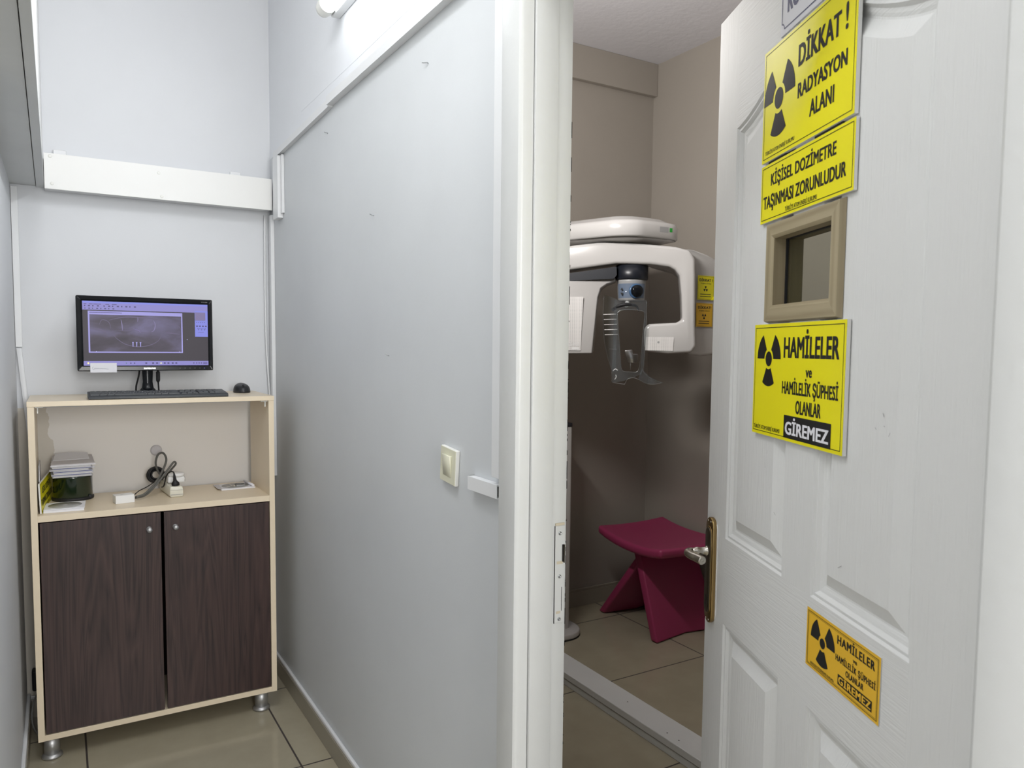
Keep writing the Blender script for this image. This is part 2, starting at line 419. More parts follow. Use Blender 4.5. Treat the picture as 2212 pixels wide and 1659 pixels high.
# ================================================================== SETTING
XP, XQ, YB, ZC = .80, .888, 3.39, 3.04
b = MB(); b.box(-1.8, 3.2, -2.2, 3.6, -.08, 0, M['floor']); struct(obj('floor', b))
b = MB(); b.box(-1.8, 3.2, -2.2, 3.6, ZC, ZC+.1, M['ceiling']); struct(obj('ceiling', b))
b = MB(); b.box(-1.8, .84, YB, YB+.15, 0, ZC, M['wall_back']); struct(obj('wall_back', b))
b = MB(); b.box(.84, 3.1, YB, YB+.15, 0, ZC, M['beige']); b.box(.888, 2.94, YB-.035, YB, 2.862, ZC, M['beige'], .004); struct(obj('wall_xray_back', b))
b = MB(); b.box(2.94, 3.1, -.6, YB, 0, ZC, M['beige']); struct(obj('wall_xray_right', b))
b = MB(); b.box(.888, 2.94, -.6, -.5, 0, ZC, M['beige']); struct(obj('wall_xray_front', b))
b = MB(); b.box(-1.7, -.14, 2.0, YB, 0, ZC, M['wall']); struct(obj('wall_left', b))
b = MB(); b.box(-1.8, -1.7, -2.1, YB, 0, ZC, M['wall']); struct(obj('wall_far_left', b))
b = MB(); b.box(-1.8, .888, -2.2, -2.1, 0, ZC, M['wall']); struct(obj('wall_front', b))
# partition with the doorway
Y0, Y1, ZD = .372, 1.295, 2.225
b = MB()
PW = M['partition']
b.box(XP, XQ-.01, Y1, YB, 0, 2.24, PW); b.box(XP, XQ-.01, -2.1, Y0, 0, 2.24, PW)
b.box(XP, XQ-.01, Y0, Y1, ZD, 2.24, PW); b.box(XP, XQ-.01, -2.1, YB, 2.24, ZC, M['wall_rough'])
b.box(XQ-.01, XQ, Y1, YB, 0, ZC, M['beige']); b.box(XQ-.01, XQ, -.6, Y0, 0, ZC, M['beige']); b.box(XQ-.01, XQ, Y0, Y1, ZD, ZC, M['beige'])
b.box(XP-.0006, XP, .6, 2.9, 2.315, 2.318, M['wall_rough'])
struct(obj('wall_right', b))

# soffit box along the left wall
b = MB(); b.prism([(-.42, YB-.001), (-.0595, YB-.001), (-.0365, .2), (-.42, .2)], M['soffit'], lambda x, y: Vector((x, y, 2.03)), lambda x, y: Vector((x, y, ZC)))
def skew(xf0, xf1, xn0, xn1, z0, z1, mm):   # a board whose plan tapers from the back wall (f) to the near end (n)
    b.prism([(xf0, YB-.002), (xf1, YB-.002), (xn1, .2), (xn0, .2)], mm, lambda x, y: Vector((x, y, z0)), lambda x, y: Vector((x, y, z1)))
skew(-.057, -.032, -.034, -.020, 2.026, 2.05, M['soffit']); skew(-.058, -.033, -.06, -.021, 2.05, ZC, M['board'])
struct(obj('wall_soffit', b))

# skirting
b = MB(); b.box(XP-.014, XP, Y1+.11, YB-.012, 0, .072, M['tile_edge'], .001); b.box(XP-.012, XP, Y1+.11, YB-.012, .072, .088, M['white'], .004)
struct(obj('baseboard_right', b))
b = MB(); b.box(-.14, XP-.014, YB-.012, YB, 0, .072, M['tile_edge'], .001); b.box(-.14, XP-.014, YB-.010, YB, .072, .086, M['white'], .003); struct(obj('baseboard_back', b))
b = MB(); b.box(-.14, -.126, 2.0, YB-.012, 0, .07, M['tile_edge'], .001); b.box(-.14, -.128, 2.0, YB-.012, .07, .1, M['white'], .004); struct(obj('baseboard_left', b))
b = MB(); b.box(XQ, 2.94, YB-.014, YB, 0, .085, M['tile_edge'], .001); b.box(XQ, 2.94, YB-.012, YB, .085, .1, M['tile_edge'], .003); struct(obj('baseboard_xray_back', b))
b = MB(); b.box(2.926, 2.94, -.5, YB-.014, 0, .085, M['tile_edge'], .001); struct(obj('baseboard_xray_right', b))

# door frame: architraves, jambs, stops
FR = M['frame']
b = MB()
HJ = 2.20
for (ya, yb, s) in ((1.265, 1.295, 1), (.372, .402, -1)):
    yi = ya if s == 1 else yb
    yo = yb if s == 1 else ya
    # main jamb (corridor part stands proud of the rebate)
    b.box(XP+.002, .854, min(yi, yo), max(yi, yo), 0, HJ, FR, .0015)
    b.box(.855, XQ+.002, min(yi+s*.004, yo), max(yi+s*.004, yo), 0, HJ, FR, .0015)
    # architrave with a rounded, stepped edge
    c0, c1 = (yi, yi+s*.082)
    c0 += s*.006
    prof = [(XP, c0), (XP-.022, c0), (XP-.027, c0+s*.002), (XP-.030, c0+s*.006), (XP-.030, c1-s*.006), (XP-.026, c1), (XP, c1)]
    b.prism([(x, y) for x, y in prof], FR, lambda x, y: Vector((x, y, 0)), lambda x, y: Vector((x, y, HJ+.10)))
b.box(XP+.002, .854, .402, 1.265, HJ-.03, HJ, FR, .0015); b.box(.855, XQ+.002, .402, 1.265, HJ-.026, HJ, FR, .0015)
b.box(XP-.028, XP, .372, 1.295, HJ-.03, HJ+.10, FR, .003)
fr = struct(obj('trim_1', b, smooth_angle=35))
# worn paint chips along the inner edge
b = MB()
for i in range(70):
    z = random.uniform(.3, 1.9) if i > 25 else random.uniform(.9, 1.35)
    h = random.uniform(.002, .03)*random.random(); b.box(XQ+.0015, XQ+.0024, 1.2684, 1.2694, z, z+h, M['dirt_and_shade'])
obj('paint_chip', b, fr)
# strike plate
b = MB(); yk = 1.2678
b.box(.862, .886, yk-.0012, yk+.002, .880, 1.084, M['frame'], .0008)
b.box(.862, .884, yk-.002, yk, 1.0845, 1.0895, M['bare'])
b.box(.8612, .8617, yk-.0014, yk+.001, .880, 1.084, M['dirt_and_shade'])
b.box(.879, .882, yk-.0026, yk+.001, 1.008, 1.044, M['dirt_and_shade']); b.box(.8825, .884, yk-.0045, yk+.001, 1.006, 1.044, M['brass_dark'])
b.box(.866, .881, yk-.002, yk, 1.004, 1.010, M['bare'])
b.box(.8785, .8792, yk-.002, yk, .905, .955, M['dirt_and_shade']); b.box(.866, .876, yk-.002, yk, .900, .905, M['bare'])
st = obj('strike_plate', b, fr)
for z in (1.068, .978, .888):
    b = MB(); q = Matrix.Translation((.8735, yk-.0012, z)) @ Matrix.Rotation(R(90), 4, 'X')
    b.lathe([(0, .0012), (.0015, .0010), (.002, .0018), (.0034, .0016), (.004, 0)], M['steel'], q, 16); obj('screw', b, st)

# low white threshold board across the x-ray room
b = MB()
b.box(1.825, 1.945, .0, 3.2, .030, .058, M['frame'], .003); b.box(1.829, 1.941, .0, 3.2, 0, .0285, M['frame'], .002)
b.box(1.8275, 1.83, .0, 3.2, .0285, .030, M['dirt_and_shade'])
for y in (2.25, 1.93, 1.99): b.lathe([(.0, .0586), (.003, .0588)], M['dirt_and_shade'], Matrix.Translation((1.885-.03*(y < 2), y, 0)), 10, False)
struct(obj('trim_2', b))

# ================================================================== DOOR
TH = 25.5
DM = Matrix.Translation((.853, .42, 0)) @ Matrix.Rotation(R(90-TH), 4, 'Z')   # local x: hinge -> latch, local +y: toward corridor viewer
L_, H_, T_ = .869, 2.128, .042
HX0, HX1, HZ0, HZ1 = .350, .568, 1.518, 1.652
door = MB()
DV, DH = M['door_v'], M['door_h']
def dq(x0, x1, z0, z1, m): door.poly([(x0, 0, z0), (x1, 0, z0), (x1, 0, z1), (x0, 0, z1)], m)
PX = [(.137, .397), (.500, .762)]
def arc(x, x0, x1, left):
    t = (x-x0)/(x1-x0) if left else (x1-x)/(x1-x0)
    t = max(0, min(1, t)); return 1.882+.105*t**1.5-.012*math.sin(t*PI)*0
dq(0.0, .137, 0, H_, DV); dq(.762, L_, 0, H_, DV); dq(.397, .500, 0, .16, DH)
dq(.397, .500, .16, .866, DV); dq(.397, .500, .866, 1.047, DH); dq(.397, .500, 1.047, 1.987, DV); dq(.397, .5, 1.987, H_, DH)
NA = 24
for k, (x0, x1) in enumerate(PX):
    dq(x0, x1, 0, .16, DH); dq(x0, x1, .866, 1.047, DH)
    for i in range(NA):
        a = x0+(x1-x0)*i/NA; c = x0+(x1-x0)*(i+1)/NA
        door.poly([(a, 0, arc(a, x0, x1, k == 0)), (c, 0, arc(c, x0, x1, k == 0)), (c, 0, H_), (a, 0, H_)], DH)
    prof = [(0, 0), (.003, -.0045), (.008, -.0035), (.013, -.0095), (.019, -.0105), (.024, -.0125), (.027, -.0125), (.048, -.0020), (.050, -.0008)]
    def ring(d, y, upper):
        pts = []
        z0 = 1.047+d if upper else .16+d
        f = (lambda x: arc(x, x0, x1, k == 0)-d*1.08) if upper else (lambda x: .866-d)
        xa, xb = x0+d, x1-d
        for i in range(NA): pts.append((xa+(xb-xa)*i/NA, y, z0))
        zt = f(xb)
        for i in range(8): pts.append((xb, y, z0+(zt-z0)*i/8))
        for i in range(NA): x = xb-(xb-xa)*i/NA; pts.append((x, y, f(x)))
        zt = f(xa)
        for i in range(8): pts.append((xa, y, zt-(zt-z0)*i/8))
        return pts
    for upper in (True, False):
        rings = [[door.bm.verts.new(p) for p in ring(d, y, upper)] for d, y in prof]
        for a, c in zip(rings, rings[1:]):
            n = len(a)
            for i in range(n):
                j = (i+1) % n
                f = door.bm.faces.new([a[i], a[j], c[j], c[i]])
                hor = i < NA or NA+8 <= i < 2*NA+8
                f.material_index = door.mi(DH if (hor and prof[rings.index(a)][0] < .02) else DV)
        # raised field as strips between bottom and top points so it stays a clean surface
        q = rings[-1]
        for i in range(NA):
            bl, br = q[i], q[i+1]
            tr, tl = q[NA+8+(NA-i-1)], q[(NA+8+(NA-i)) if i > 0 else NA+8+NA]
            f = door.bm.faces.new([bl, br, tr, tl]); f.material_index = door.mi(DV)
            if i == 0: pass
# back face and edges
door.poly([(0, -T_, 0), (L_, -T_, 0), (L_, -T_, H_), (0, -T_, H_)], DV)
door.poly([(0, 0, 0), (0, -T_, 0), (0, -T_, H_), (0, 0, H_)], DV); door.poly([(L_, 0, 0), (L_, -T_, 0), (L_, -T_, H_), (L_, 0, H_)], DV)
door.poly([(0, 0, H_), (L_, 0, H_), (L_, -T_, H_), (0, -T_, H_)], DV); door.poly([(0, 0, 0), (L_, 0, 0), (L_, -T_, 0), (0, -T_, 0)], DV)
for co, no in (((HX0, 0, 0), (1, 0, 0)), ((HX1, 0, 0), (1, 0, 0)), ((0, 0, HZ0), (0, 0, 1)), ((0, 0, HZ1), (0, 0, 1))):
    bmesh.ops.bisect_plane(door.bm, geom=list(door.bm.verts)+list(door.bm.edges)+list(door.bm.faces), plane_co=co, plane_no=no)
kill = [f for f in door.bm.faces if HX0 < f.calc_center_median().x < HX1 and HZ0 < f.calc_center_median().z < HZ1]
bmesh.ops.delete(door.bm, geom=kill, context='FACES')
for f in door.bm.faces: f.smooth = False
d_o = obj('door_1', door, raw=True, recalc=False); d_o.matrix_world = DM @ Matrix.Translation((0, 0, .008)); struct(d_o)
d_o['label'] = 'white moulded panel door with radiation warning signs'

def dpart(name, mb, parent=None, **k): return obj(name, mb, parent or d_o, raw=True, **k)
# vision window: mitred maple frame, reveal, glass
b = MB()
ox0, ox1, oz0, oz1 = .330, .589, 1.488, 1.665
ix0, ix1, iz0, iz1 = .362, .559, 1.519, 1.636
O = [(ox0, oz0), (ox1, oz0), (ox1, oz1), (ox0, oz1)]; I = [(ix0, iz0), (ix1, iz0), (ix1, iz1), (ix0, iz1)]
for side, sgn in ((.009, 1), (-T_-.009, -1)):
    face = side; base = 0 if sgn == 1 else -T_
    for i in range(4):
        j = (i+1) % 4; mm = M['maple'] if i % 2 == 0 else M['maple_v']
        o0, o1, i0, i1 = O[i], O[j], I[i], I[j]
        lp = lambda p, q, t: (p[0]+(q[0]-p[0])*t, p[1]+(q[1]-p[1])*t)
        a0, a1 = lp(o0, i0, .10), lp(o1, i1, .10); c0, c1 = lp(o0, i0, .8), lp(o1, i1, .8)
        b.poly([(o0[0], base, o0[1]), (o1[0], base, o1[1]), (a1[0], face, a1[1]), (a0[0], face, a0[1])], mm)
        b.poly([(a0[0], face, a0[1]), (a1[0], face, a1[1]), (c1[0], face, c1[1]), (c0[0], face, c0[1])], mm)
        b.poly([(c0[0], face, c0[1]), (c1[0], face, c1[1]), (i1[0], face-.003*sgn, i1[1]), (i0[0], face-.003*sgn, i0[1])], mm)
for i in range(4):
    j = (i+1) % 4; mm = M['maple'] if i % 2 == 0 else M['maple_v']
    b.poly([(I[i][0], .006, I[i][1]), (I[j][0], .006, I[j][1]), (I[j][0], -T_-.006, I[j][1]), (I[i][0], -T_-.006, I[i][1])], mm)
wf = dpart('window_frame', b)
b = MB(); b.box(ix0, ix1, -.026, -.020, iz0, iz1, M['glass']); dpart('glass_pane', b, wf)
b = MB()
for a in ((ix0, ix0+.003, iz0, iz1), (ix1-.003, ix1, iz0, iz1), (ix0, ix1, iz0, iz0+.002), (ix0, ix1, iz1-.002, iz1)):
    b.box(a[0], a[1], -.0195, -.0155, a[2], a[3], M['rubber'])
dpart('glazing_seal', b, wf)
# handle plate
def stad(cx, w, z0, z1, n=10):
    r = w/2; pts = []
    for i in range(n+1): a = PI*i/n; pts.append((cx+r*math.cos(a), z1-r+r*math.sin(a)))
    for i in range(n+1): a = PI+PI*i/n; pts.append((cx+r*math.cos(a), z0+r+r*math.sin(a)))
    return pts
cxp = .829
b = MB(); b.prism(stad(cxp, .044, .845, 1.077), M['brass'], lambda x, y: Vector((x, 0, y-.0)), lambda x, y: Vector((x, .010, y)), .0025, 2)
hp = dpart('handle_plate', b)
b = MB(); b.prism(stad(cxp, .030, .868, 1.055), M['brass_dark'], lambda x, y: Vector((x, .010, y)), lambda x, y: Vector((x, .0135, y)), .0015, 2); dpart('inner_plate', b, hp)
b = MB(); b.prism(stad(cxp, .034, .865, 1.058), M['brass'], lambda x, y: Vector((x, .009, y)), lambda x, y: Vector((x, .0115, y)), .001, 2); dpart('plate_rim', b, hp)
for z in (.853, 1.068):
    for dx in (-.008, .008):
        b = MB(); b.lathe([(.0028, 0), (.0022, .0012), (0, .0012)], M['nickel'], Matrix.Translation((cxp+dx, .0098, z+(0 if z > 1 else 0))) @ Matrix.Rotation(R(-90), 4, 'X'), 10); dpart('screw', b, hp)
b = MB(); b.box(cxp-.003, cxp+.003, .0133, .0139, .884, .906, M['dirt_and_shade']); dpart('keyhole', b, hp)
b = MB()
zl = 1.003
b.lathe([(.011, 0), (.011, .003), (.0085, .005), (.0075, .018), (.009, .021), (.009, .026), (.007, .030), (.007, .036), (0, .036)], M['nickel'], Matrix.Translation((cxp, .013, zl)) @ Matrix.Rotation(R(-90), 4, 'X'), 20)
b.tube([(cxp+.002, .046, zl), (cxp-.004, .056, zl), (cxp-.014, .061, zl), (cxp-.028, .060, zl-.001), (cxp-.044, .051, zl-.003), (cxp-.056, .045, zl-.005)], .008, M['nickel'], 14, 8, [.0072, .0085, .0088, .0082, .0090, .0095])
lv = dpart('lever_handle', b, hp)
b = MB(); q = Matrix.Translation((cxp-.056, .045, zl-.005)) @ Vector((-1, -.3, -.12)).to_track_quat('Z', 'Y').to_matrix().to_4x4()
b.lathe([(.0095, 0), (.0092, .002), (.006, .003), (.005, .0018), (.0025, .002), (.001, .0036), (0, .0036)], M['nickel'], q, 16); dpart('rosette_cap', b, lv)
# white sealant around the plate
b = MB(); b.prism(stad(cxp-.002, .048, .850, 1.072), M['box_white'], lambda x, y: Vector((x, 0, y)), lambda x, y: Vector((x, .0015, y)), 0); dpart('sealant', b, hp)
# scratches and scuffs on the paint
b = MB()
for (x, z, w, h, a) in ((.215, 1.355, .006, .0012, 60), (.212, 1.340, .003, .001, 20), (.2, 1.330, .006, .001, 120), (.232, 1.335, .004, .001, 45), (.58, 1.23, .010, .0008, 80), (.573, 1.255, .006, .0008, 100), (.31, 1.12, .012, .0012, 150), (.43, 1.075, .006, .001, 90), (.535, 1.15, .008, .001, 30)):
    c, s = math.cos(R(a)), math.sin(R(a)); pts = [(-w, -h), (w, -h), (w, h), (-w, h)]
    b.poly([(x+(u*c-v*s)/2, -.0002 if not (.19 < x < .35 or .55 < x < .71) else .0004, z+(u*s+v*c)/2) for u, v in pts], M['logo_grey'])
dpart('scuff_mark', b)

# ------------------------------------------------------------------ signs on the door
def sign_matrix(s_left, z, n=.0005): return DM @ Matrix.Translation((s_left, n, z)) @ Matrix.Rotation(PI, 4, 'Z')
def sign_base(name, label, cat, s0, s1, z0, z1, thick, face, mtx=None, group=None):
    """s0 = left edge as seen, s1 = right edge; local frame: x right, z up, front faces -y"""
    b = MB(); w, h = abs(s0-s1), z1-z0
    b.box(0, w, -thick, 0, 0, h, M['sign_edge'], .0004 if thick > .002 else 0)
    flat(b, .0003, w-.0003, .0003, h-.0003, face, -thick-.0003)
    o = obj(name, b, raw=True); tag(o, label, cat, group)
    o.matrix_world = mtx or sign_matrix(s0, z0); return o, w, h, -thick-.0007
def T(par, o_s0, o_z0, y, s, a, c, z0, z1, m=None, bold=.02, spacing=1.03):
    mb = MB(); text(mb, s, o_s0-a, o_s0-c, z0-o_z0, z1-o_z0, m or M['ink'], y, bold, spacing)
    obj('lettering', mb, par, raw=True)

# yellow "radiation area" sign
S0, Z0 = .621, 1.785
o, w, h, y = sign_base('warning_sign', 'large yellow radiation area sign reading DİKKAT ! RADYASYON ALANI at the top of the door', 'sign', S0, .307, Z0, 1.982, .006, M['yellow'])
T(o, S0, Z0, y, 'DİKKAT', .487, .352, 1.912, 1.947, bold=.03); T(o, S0, Z0, y, '!', .340, .332, 1.913, 1.951, bold=.03)
T(o, S0, Z0, y, 'RADYASYON', .486, .331, 1.861, 1.885, bold=.025); T(o, S0, Z0, y, 'ALANI', .443, .366, 1.819, 1.845, bold=.025)
T(o, S0, Z0, y, 'TÜRKİYE ATOM ENERJİ KURUMU', .606, .493, 1.797, 1.8035, bold=.01)
b = MB(); trefoil(b, S0-.557, 1.885-Z0, .064, M['ink'], y, .28, .40, sx=.95); obj('radiation_symbol', b, o, raw=True)
b = MB(); rect_line(b, .006, w-.006, .006, h-.006, .0011, M['ink'], y); obj('border_line', b, o, raw=True)
# dosimeter sign
def dosimeter(o, w, h, y):
    S0, Z0 = .622, 1.677
    T(o, S0, Z0, y, 'KİŞİSEL DOZİMETRE', .581, .355, 1.7395, 1.7600, bold=.022); T(o, S0, Z0, y, 'TAŞINMASI ZORUNLUDUR', .610, .325, 1.7015, 1.7235, bold=.022)
    T(o, S0, Z0, y, 'TÜRKİYE ATOM ENERJİ KURUMU', .521, .410, 1.6845, 1.692, bold=.01)
    b = MB(); rect_line(b, .005, w-.005, .005, h-.005, .0011, M['ink'], y); obj('border_line', b, o, raw=True)
o, w, h, y = sign_base('warning_sign', 'wide yellow sign reading KİŞİSEL DOZİMETRE TAŞINMASI ZORUNLUDUR above the door window', 'sign', .622, .303, 1.677, 1.780, .005, M['yellow'])
dosimeter(o, w, h, y)
# dark tape strips glimpsed between the two signs
for a, c in ((.53, .60), (.345, .43)):
    b = MB(); b.box(a, c, .0003, .003, 1.7795, 1.7865, M['dirt_and_shade']); t = obj('mounting_tape', b, raw=True); t.matrix_world = DM
    tag(t, 'dark tape between the two upper yellow signs, piece nearer the %s' % ('handle edge' if a > .5 else 'hinges'), 'tape')
# pregnancy sign
S0, Z0 = .628, 1.294
o, w, h, y = sign_base('warning_sign', 'yellow pregnancy warning sign with black GİREMEZ bar below the door window', 'sign', S0, .304, Z0, 1.494, .006, M['yellow'])
T(o, S0, Z0, y, 'HAMİLELER', .505, .322, 1.435, 1.4695, bold=.03); T(o, S0, Z0, y, 've', .424, .403, 1.4045, 1.422, bold=.02)
T(o, S0, Z0, y, 'HAMİLELİK ŞÜPHESİ', .507, .321, 1.374, 1.395, bold=.022); T(o, S0, Z0, y, 'OLANLAR', .455, .371, 1.343, 1.365, bold=.022)
T(o, S0, Z0, y, 'TÜRKİYE ATOM ENERJİ KURUMU', .619, .511, 1.304, 1.311, bold=.01)
b = MB(); flat(b, S0-.496, S0-.338, 1.2995-Z0, 1.338-Z0, M['ink'], y); obj('black_bar', b, o, raw=True); T(o, S0, Z0, y-.0004, 'GİREMEZ', .490, .344, 1.3060, 1.3275, M['paper'], .03)
b = MB(); trefoil(b, S0-.564, 1.432-Z0, .049, M['ink'], y, .27, .38, sx=.98); obj('radiation_symbol', b, o, raw=True)
b = MB(); rect_line(b, .006, w-.006, .006, h-.006, .0011, M['ink'], y); obj('border_line', b, o, raw=True)
# orange sticker
S0, Z0 = .401, .943
o, w, h, y = sign_base('warning_sticker', 'small orange pregnancy warning sticker on the lock rail of the door', 'sticker', S0, .194, Z0, 1.038, .0006, M['orange'])
T(o, S0, Z0, y, 'HAMİLELER', .306, .207, 1.0135, 1.0265, bold=.02, spacing=1.15); T(o, S0, Z0, y, 've', .262, .251, 1.0030, 1.0095, bold=.02)
T(o, S0, Z0, y, 'HAMİLELİK ŞÜPHESİ', .309, .204, .9880, .9975, bold=.014, spacing=1.15); T(o, S0, Z0, y, 'OLANLAR', .280, .233, .9745, .9835, bold=.014, spacing=1.15)
T(o, S0, Z0, y, 'NÜKLEER DÜZENLEME KURUMU', .384, .312, .9508, .9545, bold=.01)
b = MB(); flat(b, S0-.301, S0-.211, .954-Z0, .9695-Z0, M['ink'], y); obj('black_bar', b, o, raw=True); T(o, S0, Z0, y-.0003, 'GİREMEZ', .2985, .213, .9565, .9675, M['orange'], .02, 1.12)
b = MB(); trefoil(b, S0-.349, .9955-Z0, .037, M['ink'], y, .22, .34); obj('radiation_symbol', b, o, raw=True)
b = MB(); rect_line(b, .0045, w-.0045, .0045, h-.0045, .0008, M['ink'], y); rect_line(b, .0068, w-.0068, .0068, h-.0068, .0004, M['ink'], y); obj('border_line', b, o, raw=True)
# white name plate at the very top
S0, Z0 = .568, 1.990
o, w, h, y = sign_base('name_plate', 'white name plate with navy border at the very top of the door', 'sign', S0, .360, Z0, 2.085, .002, M['paper'])
T(o, S0, Z0, y, 'RÖNTGEN', .543, .385, 2.0225, 2.060, M['navy'], .02)
b = MB(); q = .010
pts = []
for (cx, cz, a0) in ((.005, .010, 90), (w-.005, .010, 180), (w-.005, h-.005, 270), (.005, h-.005, 0)):
    for i in range(7):
        a = R(a0-i*15); pts.append((cx+q*math.cos(a), cz+q*math.sin(a)))
n = len(pts)
for i in range(n):
    p0, p1 = Vector(pts[i]), Vector(pts[(i+1) % n]); d = (p1-p0).normalized(); nn_ = Vector((-d.y, d.x))*.0011
    b.poly([((p0+nn_).x, y, (p0+nn_).y), ((p0-nn_).x, y, (p0-nn_).y), ((p1-nn_).x, y, (p1-nn_).y), ((p1+nn_).x, y, (p1+nn_).y)], M['navy'])
obj('border_line', b, o, raw=True)

# ================================================================== WALL FITTINGS
def bar(name, label, x0, x1, y0, y1, z0, z1, m, bev=.001, cat='cable duct'):
    b = MB(); b.box(x0, x1, y0, y1, z0, z1, m, bev); o = recenter(obj(name, b)); return tag(o, label, cat)
# big white board duct on the back wall
b = MB(); b.box(-.030, .786, 3.300, 3.306, 2.010, 2.139, M['board'], .0008); b.box(-.030, .786, 3.306, YB-.001, 2.016, 2.136, M['white'])
for (x, z) in ((-.010, 2.128), (-.006, 2.030), (.353, 2.112), (.362, 2.022)):
    b.lathe([(.006, .0009), (.0055, .0012), (0, .0012)], M['ivory_edge'], Matrix.Translation((x, 3.3, z)) @ Matrix.Rotation(R(90), 4, 'X'), 16)
o = recenter(obj('wall_duct', b)); tag(o, 'long white boxed duct running across the back wall above the monitor', 'duct')
for x, lb in ((.022, 'left one'), (.655, 'right one')):
    b = MB(); b.box(x-.022, x+.022, YB-.012, YB-.0005, 2.139, 2.168+(.003 if x < .3 else 0), M['white'], .003); o = recenter(obj('duct_clip', b)); tag(o, 'small white clip above the wall duct, the %s' % lb, 'clip', 'clips above the wall duct')
# long trunk under the lamp, two lengths
def trunk_y(name, label, y0, z0a, y1, z1a, x0, x1, h):
    b = MB()
    for (xa, xb, dz0, dz1, mm) in ((x0, x0+.002, 0, h, M['white']), (x0+.002, x1, .002, h-.001, M['white'])):
        P = [(xa, y0, z0a+dz0), (xb, y0, z0a+dz0), (xb, y0, z0a+dz1), (xa, y0, z0a+dz1), (xa, y1, z1a+dz0), (xb, y1, z1a+dz0), (xb, y1, z1a+dz1), (xa, y1, z1a+dz1)]
        for f in ((0, 1, 2, 3), (4, 5, 6, 7), (0, 1, 5, 4), (1, 2, 6, 5), (2, 3, 7, 6), (3, 0, 4, 7)): b.poly([P[i] for i in f], mm)
    o = recenter(obj(name, b)); return tag(o, label, 'cable duct')
trunk_y('wall_conduit', 'long white cable trunk on the partition below the lamp, length nearer the door', 1.30, 2.240, 2.515, 2.236, .776, .7995, .028)
trunk_y('wall_conduit', 'white cable trunk on the partition, drooping length nearer the room corner', 2.518, 2.232, 3.26, 2.214, .782, .7995, .026)
bar('wall_conduit', 'short upright white trunk covering the end of the wall duct in the corner', .778, .7995, 3.175, 3.255, 1.963, 2.212, M['white'])
bar('wall_conduit', 'flat white strip beside the short upright corner trunk', .789, .7995, 3.150, 3.173, 1.980, 2.212, M['white'])
bar('wall_conduit', 'tall thin white trunk in the right corner from the duct down behind the cabinet', .784, .7995, 3.325, 3.360, .88, 1.995, M['white'])
bar('wall_conduit', 'upright white trunk beside the door architrave', .784, .7995, 1.366, 1.398, 1.172, 2.238, M['white'])
# stub with open end
b = MB(); b.box(.783, .785, 1.372, 1.505, 1.128, 1.158, M['white'], .0004); b.box(.785, .7995, 1.372, 1.505, 1.155, 1.158, M['white']); b.box(.785, .7995, 1.372, 1.505, 1.128, 1.131, M['white']); b.box(.7875, .799, 1.3735, 1.50, 1.1335, 1.1525, M['dirt_and_shade']); b.box(.785, .7995, 1.502, 1.505, 1.128, 1.158, M['white'])  # dark block paints the shade inside the open end
tag(recenter(obj('wall_conduit', b)), 'short horizontal white trunk stub with open end beside the light switch', 'cable duct')
# left corner trunk: straight piece then slanted piece
bar('wall_conduit', 'upright white trunk in the left corner below the soffit', -.1385, -.117, YB-.014, YB-.0005, 1.43, 2.02, M['white'])
b = MB()
P = []
for (x, z) in ((-.137, 1.425), (-.120, 1.425), (-.082, .95), (-.100, .95)): P.append((x, z))
b.prism(P, M['white'], lambda x, y: Vector((x, YB-.016, y)), lambda x, y: Vector((x, YB-.0005, y)), .001, 1)
tag(recenter(obj('wall_conduit', b)), 'slanted white trunk running down behind the left side of the cabinet', 'cable duct')
# loose white cable in the right corner
b = MB(); b.tube([(.772, 3.375, 2.0), (.770, 3.376, 1.7), (.772, 3.375, 1.45), (.781, 3.370, 1.25), (.789, 3.366, 1.0), (.790, 3.365, .5), (.788, 3.366, .12)], .004, M['white'], 8, 6)
tag(recenter(obj('wall_cable', b)), 'thin white cable running down the right corner of the alcove', 'cable')
# light switch
t = thing('light_switch', 'cream light switch with one rocker on the grey partition', 'light switch', (.8, 1.619, 1.120), mtx=Matrix.Translation((.8, 1.619, 1.165)) @ Matrix.Rotation(R(4.5), 4, 'X'))
b = MB(); b.box(-.010, -.0003, -.041, .041, -.043, .043, M['ivory_edge'], .002); b.box(-.0115, -.010, -.0395, .0395, -.0415, .0415, M['ivory'], .0006); obj('switch_plate', b, t, raw=True)
b = MB(); P = [(-.0115, -.026), (-.0115, .026), (-.0185, .026), (-.0125, -.026)]
b.prism(P, M['ivory'], lambda x, y: Vector((x, -.021, y)), lambda x, y: Vector((x, .021, y)), .0006, 1); obj('rocker', b, t, raw=True)
# nails in the partition
for i, (y, z, l, lb) in enumerate(((1.76, 2.143, .018, 'high on the partition near the door'), (2.574, 2.162, .012, 'under the long trunk joint'), (2.137, 1.826, .014, 'lower middle of the partition'), (2.02, 1.42, .006, 'lowest, left of the light switch'))):
    b = MB(); b.tube([(.800, y, z), (.796, y-.002, z+.001), (.793, y+l*.5, z+.003), (.792, y+l, z+.006)], .0013, M['steel'], 8, 3); tag(recenter(obj('bent_nail', b)), 'small bent nail, %s' % lb, 'nail')
# lamp on the partition
t = thing('wall_lamp', 'white batten lamp on the partition near the top of the photo', 'lamp', (.8, 1.85, 2.505))
b = MB(); b.box(.772, .7995, 1.22, 2.44, 2.488, 2.524, M['white'], .003); obj('lamp_base', b, t)
b = MB()
q = Matrix.Translation((.748, 1.24, 2.508)) @ Matrix.Rotation(R(-90), 4, 'X')
b.lathe([(0, 0), (.020, 0), (.025, .004), (.0255, .02), (.0255, 1.165)], M['tube'], q, 28, False); obj('lamp_tube', b, t)
b = MB(); b.lathe([(.0262, 1.155), (.0268, 1.165), (.0268, 1.19), (.024, 1.205), (.015, 1.213), (0, 1.216)], M['ivory_edge'], q, 28, False); obj('end_cap', b, t)

